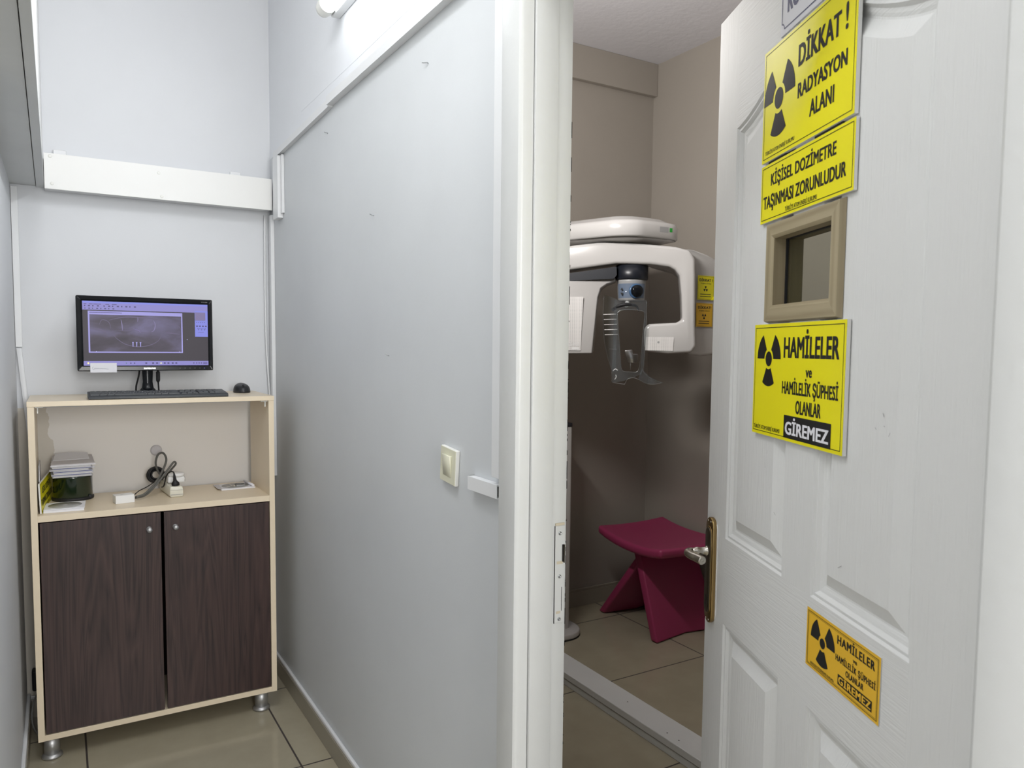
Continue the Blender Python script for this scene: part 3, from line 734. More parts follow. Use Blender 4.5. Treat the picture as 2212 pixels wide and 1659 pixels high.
# the lamp of the x-ray room and a panel added above the corridor fill light
t = thing('wall_lamp', 'white batten lamp inside the x-ray room above the doorway side wall', 'lamp', (.888, 2.08, 2.34))
b = MB(); b.box(.8885, .935, 1.74, 2.42, 2.25, 2.43, M['white'], .006); obj('lamp_base', b, t)
t = thing('ceiling_fill_panel', 'white ceiling panel added over the corridor fill light, out of view', 'lamp', (.05, 1.3, 3.0))
b = MB(); b.box(-.12, .22, .83, 1.77, 2.99, 3.0395, M['white'], .004); obj('panel_frame', b, t)

# ================================================================== CABINET
CX0, CX1, CY0, CY1 = -.097, .708, 2.985, 3.315
ZB, ZT = .077, 1.250
CR = M['cream']
cab = thing('cabinet', 'cream laminate cabinet with two dark brown doors and an open shelf', 'cabinet', ((CX0+CX1)/2, 3.15, 0))
for x0, x1 in ((CX0, CX0+.020), (CX1-.020, CX1)):
    b = MB(); b.box(x0, x1, CY0, CY1, ZB, ZT-.0175, CR, .0006); obj('side_panel', b, cab)
b = MB(); b.box(CX0-.001, CX1+.001, CY0-.002, 3.352, ZT-.0175, ZT, CR, .0008); obj('top_panel', b, cab)
b = MB(); b.box(CX0+.020, CX1-.020, CY0+.001, 3.345, .840, .862, CR, .0006); obj('shelf', b, cab)
b = MB(); b.box(CX0+.020, CX1-.020, CY0+.001, CY1, ZB, ZB+.020, CR, .0006); obj('bottom_panel', b, cab)
b = MB(); b.box(CX0+.020, CX1-.020, CY1-.004, CY1, ZB+.020, .840, M['dirt_and_shade']); obj('back_panel', b, cab)
for (x0, x1, kx) in ((-.0725, .3010, .262), (.3115, .6850, .349)):
    b = MB(); b.box(x0, x1, CY0+.001, CY0+.018, .1005, .8365, M['dark_wood'], .0006); d = obj('door', b, cab)
    b = MB(); b.lathe([(.0095, 0), (.0095, .002), (.0055, .003), (.0055, .010), (.0088, .014), (.0095, .020), (.0080, .0250), (0, .0262)], M['leg_metal'], Matrix.Translation((kx, CY0+.001, .779)) @ Matrix.Rotation(R(90), 4, 'X'), 20); obj('knob', b, d)
for x in (-.058, .655):
    for y in (3.025, 3.265):
        b = MB(); b.cyl((x, y, .012), (x, y, ZB), .0245, M['leg_metal'], 28); l = obj('leg', b, cab)
        b = MB(); b.lathe([(.028, 0), (.0325, .003), (.0325, .009), (.027, .014), (.0245, .016)], M['leg_metal'], Matrix.Translation((x, y, 0)), 28); obj('foot_ring', b, l)
for x, s in ((CX0+.021, 1), (CX1-.021, -1)):
    b = MB(); b.box(min(x, x+s*.024), max(x, x+s*.024), 3.00, 3.012, ZT-.0225, ZT-.0178, M['ivory_edge']); b.box(min(x+s*.006, x+s*.010), max(x+s*.006, x+s*.010), 3.00, 3.012, ZT-.042, ZT-.020, M['ivory_edge'], .001); obj('corner_bracket', b, cab)

# ================================================================== MONITOR
YM = 3.20
mon = thing('monitor', 'black computer monitor showing a dental panoramic x-ray', 'monitor', (.29, 3.22, ZT))
mx0, mx1, mz0, mz1 = .056, .5235, 1.3435, 1.6205
sx0, sx1, sz0, sz1 = .0765, .5065, 1.3640, 1.6010
b = MB()
# bezel built as a ring with a bevelled outer edge
def rr(x0, x1, z0, z1, r, n=4):
    pts = []
    for cx, cz, a in ((x1-r, z1-r, 0), (x0+r, z1-r, 90), (x0+r, z0+r, 180), (x1-r, z0+r, 270)):
        for i in range(n+1): t_ = R(a+90*i/n); pts.append((cx+r*math.cos(t_), cz+r*math.sin(t_)))
    return pts
outer = rr(mx0, mx1, mz0, mz1, .004); 
def loft(mb, loops, m, smooth=False):
    vs = [[mb.bm.verts.new(p) for p in lp] for lp in loops]; mi = mb.mi(m)
    for a, c in zip(vs, vs[1:]):
        n = len(a)
        for i in range(n):
            j = (i+1) % n; f = mb.bm.faces.new([a[i], a[j], c[j], c[i]]); f.material_index = mi; f.smooth = smooth
    return vs
def lp(pts, y): return [(x, y, z) for x, z in pts]
vs = loft(b, [lp(rr(mx0, mx1, mz0, mz1, .005), YM+.004), lp(rr(mx0, mx1, mz0, mz1, .005), YM-.004), lp(rr(mx0+.003, mx1-.003, mz0+.003, mz1-.003, .004), YM-.008),
              lp(rr(sx0-.006, sx1+.006, sz0-.004, sz1+.005, .002), YM-.0065), lp(rr(sx0, sx1, sz0, sz1, .001), YM-.003)], M['black_gloss'])
obj('bezel', b, mon)
b = MB(); b.box(mx0+.002, mx1-.002, YM+.004, YM+.022, mz0+.002, mz1-.002, M['black'], .004); b.box(.17, .41, YM+.022, YM+.050, 1.40, 1.56, M['black'], .012); obj('rear_shell', b, mon)
# picture on the screen
b = MB(); SW, SH = sx1-sx0, sz1-sz0
def scr(u0, u1, v0, v1, m, lay): flat(b, sx0+u0*SW, sx0+u1*SW, sz1-v1*SH, sz1-v0*SH, m, YM-.0029-lay*.00008)
scr(0, 1, 0, 1, M['scr_bg'], 0)
scr(0, 1, 0, .135, M['scr_bar'], 1); scr(0, 1, .93, 1, M['scr_bar'], 1)
scr(.0, 1, .0, .03, M['scr_hi'], 2)
for i, u in enumerate((.012, .05, .083, .12, .175, .225)): scr(u, u+.02+.008*(i % 3), .040, .050, M['scr_icon'], 3)
for i, u in enumerate((.014, .043, .075, .110, .16, .195, .225, .262, .295, .328, .358, .395)): scr(u, u+.010+.006*(i % 2), .063, .083, M['scr_icon'], 3)
for i, u in enumerate((.016, .045, .072, .105, .135, .165, .195, .228)): scr(u, u+.009+.005*(i % 2), .105, .120, M['scr_icon'], 3)
scr(.04, .785, .15, .80, M['scr_line'], 1); scr(.052, .775, .205, .782, M['scr_xray'], 2); scr(.052, .3, .17, .178, M['scr_icon'], 2)
scr(.89, 1, .105, .53, M['scr_hi'], 3); scr(.893, .98, .13, .26, M['scr_bone'], 4); scr(.893, .975, .265, .268, M['scr_bg'], 4)
for i in range(4): scr(.90+.025*i, .915+.025*i, .345, .368, M['scr_icon'], 5)
for i in range(3): trefoil(b, sx0+(.92+.026*i)*SW, sz1-.405*SH, .004, M['scr_icon'], YM-.0036)
for i in range(5): scr(.902+.017*i, .909+.017*i, .29, .30, M['scr_icon'], 5)
scr(.915, .965, .455, .46, M['scr_icon'], 5)
for i, u in enumerate((.475, .53, .562, .595, .625, .655, .69, .72)): scr(u, u+.015, .952, .975, M['scr_icon'] if i not in (3,) else M['ivory'], 3)
for i, u in enumerate((.32, .355, .385, .87, .895, .915, .935)): scr(u, u+.010, .955, .972, M['scr_icon'] if i else M['pblue'], 3)
scr(.955, .99, .948, .958, M['scr_icon'], 3); scr(.955, .99, .968, .978, M['scr_icon'], 3); scr(.028, .04, .95, .975, M['brass'], 3)
# histogram curve in the small tool window
P = [(0, .1), (.1, .12), (.16, .8), (.22, .7), (.32, .15), (.5, .12), (.68, .3), (.85, .6), (1, .9)]
# bright bone outlines of the radiograph
def XR(u, v): return (sx0+(.052+.723*u)*SW, sz1-(.205+.577*v)*SH)
def stroke(pts, w, m, lay=3, closed=False):
    y = YM-.0029-lay*.00008
    Q = [Vector(XR(*p)) for p in pts]; out = []
    for i in range(len(Q)-1):
        for k in range(5):
            a = Q[max(i-1, 0)]; p = Q[i]; c = Q[i+1]; d = Q[min(i+2, len(Q)-1)]; t_ = k/5
            out.append(.5*((2*p)+(c-a)*t_+(2*a-5*p+4*c-d)*t_*t_+(3*p-a-3*c+d)*t_**3))
    out.append(Q[-1]); L0 = len(out)
    for i in range(L0-1):
        def off(j):
            d = (out[min(j+1, L0-1)]-out[max(j-1, 0)]).normalized(); ww = w*(1-abs(2*j/(L0-1)-1)**2)*.5+w*.12; return Vector((-d.y, d.x))*ww
        n0, n1 = off(i), off(i+1)
        b.poly([(q.x, y, q.y) for q in (out[i]+n0, out[i]-n0, out[i+1]-n1, out[i+1]+n1)], m)
stroke([(.24, .42), (.25, .55), (.30, .68), (.38, .80), (.50, .86), (.62, .83), (.72, .72), (.765, .58), (.77, .48)], .0022, M['scr_bone2'])
stroke([(.20, .15), (.35, .06), (.5, .05), (.68, .08), (.88, .18)], .004, M['scr_bone2'])
stroke([(.10, .28), (.13, .14), (.20, .20), (.22, .38)], .0022, M['scr_bone2']); stroke([(.85, .30), (.90, .22), (.97, .28), (1.0, .40)], .0022, M['scr_bone2'])
stroke([(.33, .12), (.34, .25), (.345, .42)], .0026, M['scr_bone']); stroke([(.685, .12), (.705, .25), (.69, .40), (.66, .44)], .0026, M['scr_bone'])
stroke([(.29, .42), (.40, .43), (.47, .38), (.55, .46), (.66, .45)], .003, M['scr_bone2']); stroke([(.46, .37), (.52, .42), (.54, .47)], .003, M['scr_bone'])
stroke([(.02, .38), (.10, .40), (.18, .48)], .004, M['scr_bone2']); stroke([(.82, .46), (.90, .48), (.99, .50)], .004, M['scr_bone2'])
stroke([(.51, .03), (.515, .10), (.51, .18)], .002, M['scr_bone'])
for u in (.455, .495, .537):
    x0_, z0_ = XR(u-.006, .74); x1_, z1_ = XR(u+.006, .86); xa, za = XR(u-.012, .735); xb, zb = XR(u+.012, .75)
    b.poly([(xa, YM-.0033, za), (xb, YM-.0033, za), (x1_, YM-.0033, zb), (x0_, YM-.0033, zb)], M['scr_line']); b.poly([(x0_, YM-.0033, zb), (x1_, YM-.0033, zb), (x1_-.0006, YM-.0033, z1_), (x0_+.0006, YM-.0033, z1_)], M['scr_line'])
for u, v in ((.82, .575), (.095, .775), (.755, .777)): scr(u, u+.006, v, v+.010, M['scr_white'], 5)
scrn = obj('screen', b, mon, recalc=False)
# text marks on the bezel
b = MB(); text(b, 'SAMSUNG', .2750, .3160, 1.3500, 1.3560, M['steel'], YM-.0082, .02); obj('lettering', b, mon)
b = MB(); text(b, 'S19C300', .4830, .5050, 1.6085, 1.6118, M['logo_grey'], YM-.0082, .01); obj('lettering', b, mon); b = MB(); flat(b, .4885, .4925, 1.3520, 1.3535, M['scr_hi'], YM-.0082); obj('power_light', b, mon)
b = MB()
for i in range(5): flat(b, .40+.018*i, .404+.018*i, 1.3525, 1.3533, M['logo_grey'], YM-.0082)
obj('control_marks', b, mon)
# stand
b = MB()
loft(b, [[(.29+a*math.cos(2*PI*i/24)*1, YM+.028+c*math.sin(2*PI*i/24), z) for i in range(24)] for a, c, z in ((.020, .011, 1.40), (.019, .011, 1.335), (.0175, .011, 1.300), (.021, .014, 1.278), (.030, .026, 1.266), (.06, .05, 1.2615))], M['black_gloss'], True); obj('stand_neck', b, mon)
b = MB(); loft(b, [[(.29+a*math.cos(2*PI*i/40), YM+.012+c*math.sin(2*PI*i/40), z) for i in range(40)] for a, c, z in ((.088, .072, 1.2505), (.090, .074, 1.2535), (.085, .070, 1.2575), (.06, .05, 1.2620), (.001, .001, 1.2635))], M['black_gloss'], True); obj('stand_base', b, mon)
b = MB(); b.tube([(.268, YM+.03, 1.40), (.262, YM+.045, 1.33), (.253, YM+.06, 1.285), (.250, YM+.075, 1.2545), (.235, YM+.12, 1.2545)], .0032, M['rubber'], 8, 6)
tag(recenter(obj('monitor_cable', b)), 'thin black cable hanging behind the monitor, left of the stand', 'cable')
b = MB(); b.tube([(.326, YM+.03, 1.40), (.327, YM+.035, 1.345), (.328, YM+.038, 1.335), (.328, YM+.04, 1.305), (.329, YM+.045, 1.295), (.332, YM+.06, 1.262), (.336, YM+.09, 1.2535)], .003, M['rubber'], 12, 6, [.003, .003, .0075, .0075, .003, .003, .003])
tag(recenter(obj('monitor_cable', b)), 'black cable with a fat plug hanging behind the monitor, right of the stand', 'cable')
# paper slip
b = MB(); b.box(.097, .1835, YM-.0105, YM-.0088, 1.3385, 1.3735, M['paper'])
P = [(.107, 1.3600), (.104, 1.357), (.104, 1.353), (.107, 1.3495), (.110, 1.351), (.112, 1.3555), (.115, 1.351), (.118, 1.355), (.121, 1.3515), (.124, 1.3545), (.128, 1.352), (.133, 1.3535), (.137, 1.3515), (.141, 1.353), (.146, 1.352), (.156, 1.351)]
b.tube([(x, YM-.0108, z) for x, z in P], .0003, M['pen'], 4, 2)
tag(recenter(obj('paper_note', b)), 'white paper slip with handwriting taped to the lower left of the monitor', 'note')

# ================================================================== KEYBOARD
kb = thing('keyboard', 'wide black computer keyboard on the cabinet top in front of the monitor', 'keyboard', (.312, 3.08, ZT))
kx0, kx1, ky0, ky1 = .083, .5455, 3.005, 3.140
b = MB(); P = [(ky0, ZT+.001), (ky0+.001, ZT+.008), (ky0+.008, ZT+.0135), (ky1-.004, ZT+.022), (ky1, ZT+.018), (ky1, ZT+.001)]
b.prism(P, M['key_black'], lambda x, y: Vector((kx0, x, y)), lambda x, y: Vector((kx1, x, y)), .0015, 2)
obj('keyboard_body', b, kb)
keymeshes = {}
def key(x, row, w):
    y = ky0+.017+row*.0195; z = ZT+.0145+row*.00128
    if w not in keymeshes:
        t = MB(); loops = []
        for ins, hh in ((0, 0), (.0008, .0025), (.0018, .0042)):
            loops.append([(-w/2+ins, -.0085+ins, hh), (w/2-ins, -.0085+ins, hh), (w/2-ins, .0085-ins, hh), (-w/2+ins, .0085-ins, hh)])
        vs = loft(t, loops, M['key_black']); f = t.bm.faces.new(vs[-1]); f.material_index = 0
        o = obj('key', t, kb, raw=True); keymeshes[w] = o.data
    else:
        o = bpy.data.objects.new('key', keymeshes[w]); COL.objects.link(o); o.parent = kb
    o.location = Vector((x, y, z))-kb.location; o.rotation_euler = (R(3.7), 0, 0)
U = .0192
for row, ws in enumerate(([1.5, 1.2, 1.2, 5.5, 1.2, 1.2, 1.2, 2.0], [2.2]+[1]*10+[2.8], [1.8]+[1]*11+[2.2], [1.5]+[1]*12+[1.5], [1]*13+[2.0])):
    x = kx0+.006
    for w in ws: key(x+w*U/2, row, round(w*U-.0015, 4)); x += w*U
for row, ks in enumerate(([0, 1, 2], [1], [], [0, 1, 2], [0, 1, 2])):
    for c in ks: key(kx0+.006+15.3*U+c*U+U/2, row, round(U-.0015, 4))
for row in range(5):
    for c in range(4):
        if row == 0 and c == 1: continue
        if len([1 for o in kb.children if o.name.startswith('key') and 'body' not in o.name]) < 99: key(kx0+.006+18.6*U+c*U*.98+U/2-.004, row, round(U-.0015, 4))

# mouse
ms = thing('mouse', 'small black computer mouse on the right end of the cabinet top', 'mouse', (.640, 3.24, ZT))
b = MB(); loops = []
n = 28
for k in range(9):
    t_ = k/8; a = PI/2*t_; rr_ = math.cos(a)**.6; zz = .034*math.sin(a)**.9
    loops.append([(.640+.0315*rr_*math.cos(2*PI*i/n)*(1+.05*math.cos(4*PI*i/n)), 3.24+.050*rr_*math.sin(2*PI*i/n), ZT+.002+zz*(1+.12*math.sin(2*PI*i/n))) for i in range(n)])
vs = loft(b, [[(p[0]*.96+.640*.04, p[1]*.96+3.24*.04, ZT+.0005) for p in loops[0]]]+loops[:-1]+[[(.640+(p[0]-.640)*.02, 3.24+(p[1]-3.24)*.02, ZT+.036) for p in loops[0]]], M['black'], True)
obj('mouse_body', b, ms)
b = MB(); b.lathe([(.006, -.003), (.0075, -.002), (.0075, .002), (.006, .003)], M['rubber'], Matrix.Translation((.640, 3.207, ZT+.0275)) @ Matrix.Rotation(R(90), 4, 'Y'), 18); obj('scroll_wheel', b, ms)

# ================================================================== SHELF CONTENTS (shelf top z = .862)
ZS = .8622
# leaning yellow dosimeter sign, reading towards the back of the shelf
mt = Matrix.Translation((CX0+.0225, 3.018, ZS+.0005)) @ Matrix.Rotation(R(84.5), 4, 'Z') @ Matrix.Rotation(R(-2), 4, 'X')
# local +x -> world +y, front (-y) -> world +x
o, w, h, y = sign_base('warning_sign', 'yellow dosimeter sign leaning inside the cabinet against its left side', 'sign', .622, .303, 1.677, 1.780, .005, M['yellow'], mtx=mt @ Matrix.Translation((0, -.004, 0)))
dosimeter(o, w, h, y)
b = MB(); b.prism([(3.06, ZS+.105), (3.12, ZS+.103), (3.15, ZS+.150), (3.10, ZS+.155)], M['paper'], lambda x, y: Vector((-.072, x, y)), lambda x, y: Vector((-.0705, x, y)))
tag(recenter(obj('paper_sheet', b)), 'white paper sheet standing behind the yellow sign on the shelf', 'paper')
b = MB(); b.prism([(3.165, ZS+.001), (3.30, ZS+.001), (3.30, ZS+.150), (3.18, ZS+.158)], M['paper2'], lambda x, y: Vector((-.0725, x, y)), lambda x, y: Vector((-.0712, x, y)))
tag(recenter(obj('paper_sheet', b)), 'greyish paper leaning beside the disc spindle at the left of the shelf', 'paper')
# spindle
sp_ = thing('disc_spindle', 'dark green tub of blank discs on a black base', 'disc tub', (.031, 3.268, ZS))
T3 = Matrix.Translation((.031, 3.268, ZS))
b = MB(); b.lathe([(.068, 0), (.0695, .003), (.0695, .009), (.0655, .012), (.0, .012)], M['rubber'], T3, 48); obj('spindle_base', b, sp_)
b = MB(); b.lathe([(.0645, .0125), (.0655, .016), (.0655, .082), (.0670, .084), (.0670, .090), (.063, .0925), (0, .0925)], M['dgreen'], T3, 48, False); obj('cover', b, sp_)
b = MB(); b.box(.080, .092, 3.225, 3.247, ZS+.004, ZS+.018, M['rubber'], .003); obj('latch_tab', b, sp_)
# envelopes stacked on the spindle
zt = ZS+.0930
prev = None
envs = ['lowest', 'second from the bottom', 'third from the bottom', 'middle', 'third from the top', 'second from the top', 'topmost flat']
for i in range(7):
    b = MB(); a = R(random.uniform(-4, 4)); hx, hy = .064, .062; th = .0052
    dx, dy = random.uniform(-.004, .004), random.uniform(-.004, .003)
    b.box(-hx, hx, -hy, hy, 0, .0012, M['paper'], .0003); b.box(-hx+.003, hx-.003, -hy+.001, hy, .0012, th-.0012, M['paper_blue'] if i % 2 else M['paper2']); b.box(-hx, hx, -hy-.001, hy, th-.0012, th, M['paper'], .0003)
    o = obj('paper_envelope', b, raw=True); o.location = (.028+dx, 3.262+dy, zt+.0003); o.rotation_euler = (R(random.uniform(-.0, .3)), 0, a); zt += th+.0006
    tag(o, 'white paper envelope on the green disc tub, %s of the pile' % envs[i], 'envelope', 'paper envelopes piled on the disc tub')
b = MB()
b.prism([(-.064, -.066), (.076, -.060), (.070, .058), (.010, .066), (-.060, .060)], M['paper2'], lambda x, y: Vector((.027+x, 3.262+y, zt+.004+max(0, y+.02)*.22)), lambda x, y: Vector((.027+x, 3.262+y, zt+.0075+max(0, y+.02)*.22)))
b.prism([(-.066, -.068), (.079, -.061), (.078, -.056), (-.066, -.06)], M['paper'], lambda x, y: Vector((.027+x, 3.262+y, zt+.0005)), lambda x, y: Vector((.027+x, 3.262+y, zt+.0045)))
b.prism([(-.058, -.010), (.060, -.004), (.056, .056), (.004, .066), (-.050, .058)], M['paper'], lambda x, y: Vector((.027+x, 3.262+y, zt+.012+max(0, y+.02)*.26)), lambda x, y: Vector((.027+x, 3.262+y, zt+.0132+max(0, y+.02)*.26)))
tag(recenter(obj('folded_paper', b)), 'large folded white paper lying on top of the envelope pile', 'paper')
b = MB(); b.prism([(.086, zt-.004), (.104, zt-.010), (.100, zt-.020), (.094, zt-.014)], M['paper'], lambda x, y: Vector((x, 3.235, y)), lambda x, y: Vector((x+.001, 3.236, y)))
tag(recenter(obj('paper_scrap', b)), 'curled white paper corner sticking out right of the envelope pile', 'paper')
# disc sleeves in front
def sleeve(name, label, cx, cy, z, w, d, t, rot, disc=True, group=None):
    T_s = thing(name, label, 'disc sleeve', (cx, cy, z), group); T_s.rotation_euler = (0, 0, R(rot))
    b = MB(); b.box(-w, w, -d, d, 0, t, M['paper'], .0006); obj('paper_cover', b, T_s, raw=True)
    if disc:
        b = MB(); b.lathe([(.008, t+.0008), (.010, t+.0008), (.052, t+.0008), (.052, t+.0003)], M['disc'], None, 48, False); b.lathe([(0, t+.0006), (.008, t+.0006)], M['paper2'], None, 24, False); obj('disc', b, T_s, raw=True)
sleeve('disc_sleeve', 'thick white sleeve pack lying under the disc sleeve at the shelf front', .002, 3.083, ZS, .061, .060, .008, -2, False)
sleeve('disc_sleeve', 'white paper sleeve with a grey disc showing, in front of the disc tub', .004, 3.088, ZS+.0085, .062, .062, .003, -3)
# adapter box
ab = thing('adapter_box', 'small white splitter box on the shelf with grey cables', 'adapter', (.190, 3.105, ZS)); ab.rotation_euler = (0, 0, R(10))
b = MB(); b.box(-.032, .032, -.022, .022, 0, .030, M['box_white'], .0015, rot=None); obj('case', b, ab, raw=True)
b = MB(); b.box(-.012, -.002, -.006, -.004, .0300, .0304, M['logo_grey']); obj('mark', b, ab, raw=True)
b = MB(); b.box(.032, .040, .004, .016, .008, .020, M['steel'], .001); obj('connector', b, ab, raw=True)
# grey cables from the box up to the coil
def cable(label, pts, r, m): b = MB(); b.tube(pts, r, m, 10, 8); tag(recenter(obj('cable', b)), label, 'cable')
cable('thick grey cable looping up from the white box, tall loop', [(.232, 3.12, ZS+.014), (.262, 3.14, ZS+.018), (.300, 3.18, ZS+.045), (.330, 3.22, ZS+.080), (.352, 3.25, ZS+.125), (.344, 3.27, ZS+.152), (.326, 3.28, ZS+.146), (.318, 3.29, ZS+.115), (.323, 3.30, ZS+.085), (.335, 3.31, ZS+.06)], .0042, M['cable'])
cable('second grey cable from the white box, bending over the power strip', [(.231, 3.126, ZS+.009), (.270, 3.15, ZS+.014), (.315, 3.19, ZS+.050), (.352, 3.22, ZS+.090), (.378, 3.24, ZS+.118), (.386, 3.25, ZS+.108), (.372, 3.27, ZS+.085), (.350, 3.29, ZS+.05)], .004, M['cable'])
cable('thin black cable arching behind the grey cables on the shelf', [(.225, 3.135, ZS+.016), (.245, 3.16, ZS+.028), (.280, 3.22, ZS+.032), (.31, 3.27, ZS+.040), (.335, 3.31, ZS+.050)], .0018, M['rubber'])
b = MB(); q = Matrix.Translation((.318, 3.318, ZS+.060)) @ Matrix.Rotation(R(78), 4, 'X') @ Matrix.Rotation(R(8), 4, 'Y')
for k, (rr_, h_) in enumerate(((.030, 0), (.028, .006), (.030, .012), (.026, .017), (.022, .005), (.017, .012))):
    b.tube([q @ Vector((rr_*math.cos(a), rr_*math.sin(a), h_+.002*math.sin(3*a))) for a in [2*PI*i/16 for i in range(17)]], .0036, M['rubber'], 8, 2)
tag(recenter(obj('cable_coil', b)), 'coiled black cable bundle behind the grey cables', 'cable coil')
cable('grey cable running from the coil down to the shelf back', [(.325, 3.31, ZS+.035), (.345, 3.30, ZS+.02), (.365, 3.29, ZS+.006), (.35, 3.32, ZS+.005)], .004, M['cable'])
# wall socket behind coil
b = MB(); b.lathe([(.022, 0), (.021, .008), (.016, .011), (0, .011)], M['paper2'], Matrix.Translation((.330, YB-.0005, ZS+.150)) @ Matrix.Rotation(R(90), 4, 'X'), 24); tag(recenter(obj('wall_socket', b)), 'pale round wall fitting behind the tall grey cable loop', 'socket')
# power strip
ps = thing('power_strip', 'short cream power strip standing on the shelf, end towards the viewer', 'power strip', (.372, 3.20, ZS))
b = MB(); b.prism([(-.024, .006), (-.020, 0), (.020, 0), (.024, .006), (.0235, .030), (.021, .040), (-.021, .040), (-.0235, .030)], M['socket'], lambda x, y: Vector((.372+x, 3.120, ZS+y)), lambda x, y: Vector((.355+x, 3.30, ZS+y)), .003, 2); obj('strip_body', b, ps)
b = MB(); b.box(.350, .394, 3.118, 3.1215, ZS+.009, ZS+.0105, M['logo_grey']); b.box(.350, .394, 3.1185, 3.1215, ZS+.027, ZS+.0275, M['logo_grey']); obj('seam', b, ps)
b = MB()
for y in (3.147, 3.222): b.lathe([(.019, .0401), (.0175, .0405), (.0165, .0402), (0, .0402)], M['socket'], Matrix.Translation((.370, y, ZS)), 28, False)
obj('socket_ring', b, ps)
t = thing('plug', 'black ribbed plug pushed into the cream power strip', 'plug', (.372, 3.147, ZS+.0405))
b = MB(); pr = [(.0145, 0), (.0140, .010), (.0085, .016)]
for i in range(6): pr += [(.0080-.0006*i, .018+.0045*i), (.0062-.0006*i, .0195+.0045*i), (.0062-.0006*i, .0215+.0045*i)]
pr += [(.003, .048)]
b.lathe(pr, M['rubber'], Matrix.Translation((.372, 3.147, ZS+.0408)) @ Matrix.Rotation(R(-6), 4, 'Y'), 20); obj('plug_body', b, t)
b = MB(); b.tube([(.367, 3.147, ZS+.086), (.364, 3.150, ZS+.094), (.354, 3.16, ZS+.092), (.344, 3.18, ZS+.075), (.338, 3.22, ZS+.03), (.335, 3.30, ZS+.012)], .0026, M['rubber'], 8, 6); obj('plug_cord', b, t)
b = MB(); b.box(.350, .412, 3.196, 3.248, ZS+.0415, ZS+.066, M['box_white'], .006); b.lathe([(.030, 0), (.031, .006), (.026, .012), (0, .013)], M['box_white'], Matrix.Translation((.384, 3.222, ZS+.0655)), 28); b.box(.4122, .4135, 3.203, 3.240, ZS+.045, ZS+.062, M['logo_grey'])
tag(recenter(obj('plug_adapter', b)), 'rounded white plug-in adapter on the back of the cream power strip', 'adapter')
# right sleeve with keys
sleeve('disc_sleeve', 'white disc sleeve at the right end of the shelf under the keys', .607, 3.235, ZS, .066, .058, .005, 3)
b = MB(); b.prism([(.532, 3.185), (.548, 3.178), (.552, 3.288), (.530, 3.285)], M['paper2'], lambda x, y: Vector((x, y, ZS+.0056)), lambda x, y: Vector((x, y, ZS+.0066)))
tag(recenter(obj('paper_flap', b)), 'greyish folded paper under the left edge of the keyed disc sleeve', 'paper')
b = MB(); b.cyl((.668, 3.180, ZS+.0105), (.655, 3.290, ZS+.0125), .0048, M['paper'], 16); tag(recenter(obj('paper_roll', b)), 'thin rolled white paper on the right edge of the disc sleeve', 'paper')
t = thing('key_ring', 'brass key on a small grey tag lying on the right disc sleeve', 'keys', (.61, 3.21, ZS+.0062))
b = MB(); b.lathe([(.0035, -.0009), (.009, -.0009), (.009, .0009), (.0035, .0009), (.0035, -.0009)], M['nickel'], Matrix.Translation((.586, 3.20, ZS+.0145)) @ Matrix.Rotation(R(35), 4, 'Y'), 20, False); b.box(.567, .582, 3.197, 3.203, ZS+.0075, ZS+.0093, M['nickel'], .0004); obj('key_blade', b, t)
b = MB()
for i in range(5): b.lathe([(.0022, -.0006), (.0032, 0), (.0022, .0006)], M['nickel'], Matrix.Translation((.594+.005*i, 3.203+.001*i, ZS+.0105)) @ Matrix.Rotation(R(90*(i % 2)), 4, 'X'), 12, True)
obj('chain', b, t)
b = MB(); b.box(.606, .640, 3.20, 3.225, ZS+.0068, ZS+.0125, M['logo_grey'], .0025); b.tube([(.606+.018*math.cos(a)+.014, 3.213+.012*math.sin(a), ZS+.0145) for a in [2*PI*i/14 for i in range(15)]], .0015, M['cable'], 6, 2); obj('fob', b, t)
# white cable loop low beside the cabinet
b = MB(); b.tube([(-.10, 3.22, .16), (-.112, 3.20, .14), (-.120, 3.18, .10), (-.116, 3.165, .06), (-.100, 3.16, .03), (-.07, 3.18, .012), (-.03, 3.24, .008)], .0035, M['cable'], 8, 6)
tag(recenter(obj('floor_cable', b)), 'pale cable loop on the floor at the left foot of the cabinet', 'cable')
b = MB(); b.box(-.122, -.072, 3.335, YB-.013, .12, .20, M['rubber'], .006); tag(recenter(obj('socket_block', b)), 'dark power block low on the wall behind the left of the cabinet', 'power block')

# ================================================================== X-RAY MACHINE
CC = Vector((2.24, 2.72, 0)); VD = Vector((.636, .772, 0)); VR = Vector((.772, -.636, 0)); ANG = R(-39.5)
def MP(px, py, bdepth): # machine-frame point from drawing units (1 unit = 1/472 m)
    return CC+VR*((px-1358)/472)-VD*bdepth+Vector((0, 0, 1.5+(726.7-py)/472))
mach = thing('panoramic_xray_machine', 'white panoramic dental x-ray machine standing in the dark room', 'x-ray machine', (2.12, 3.15, 0))
WM = M['mach']
def rrect(x0, x1, y0, y1, r, n=6):
    pts = []
    for cx, cy, a in ((x1-r, y1-r, 0), (x0+r, y1-r, 90), (x0+r, y0+r, 180), (x1-r, y0+r, 270)):
        for i in range(n+1): t_ = R(a+90*i/n); pts.append((cx+r*math.cos(t_), cy+r*math.sin(t_)))
    return pts
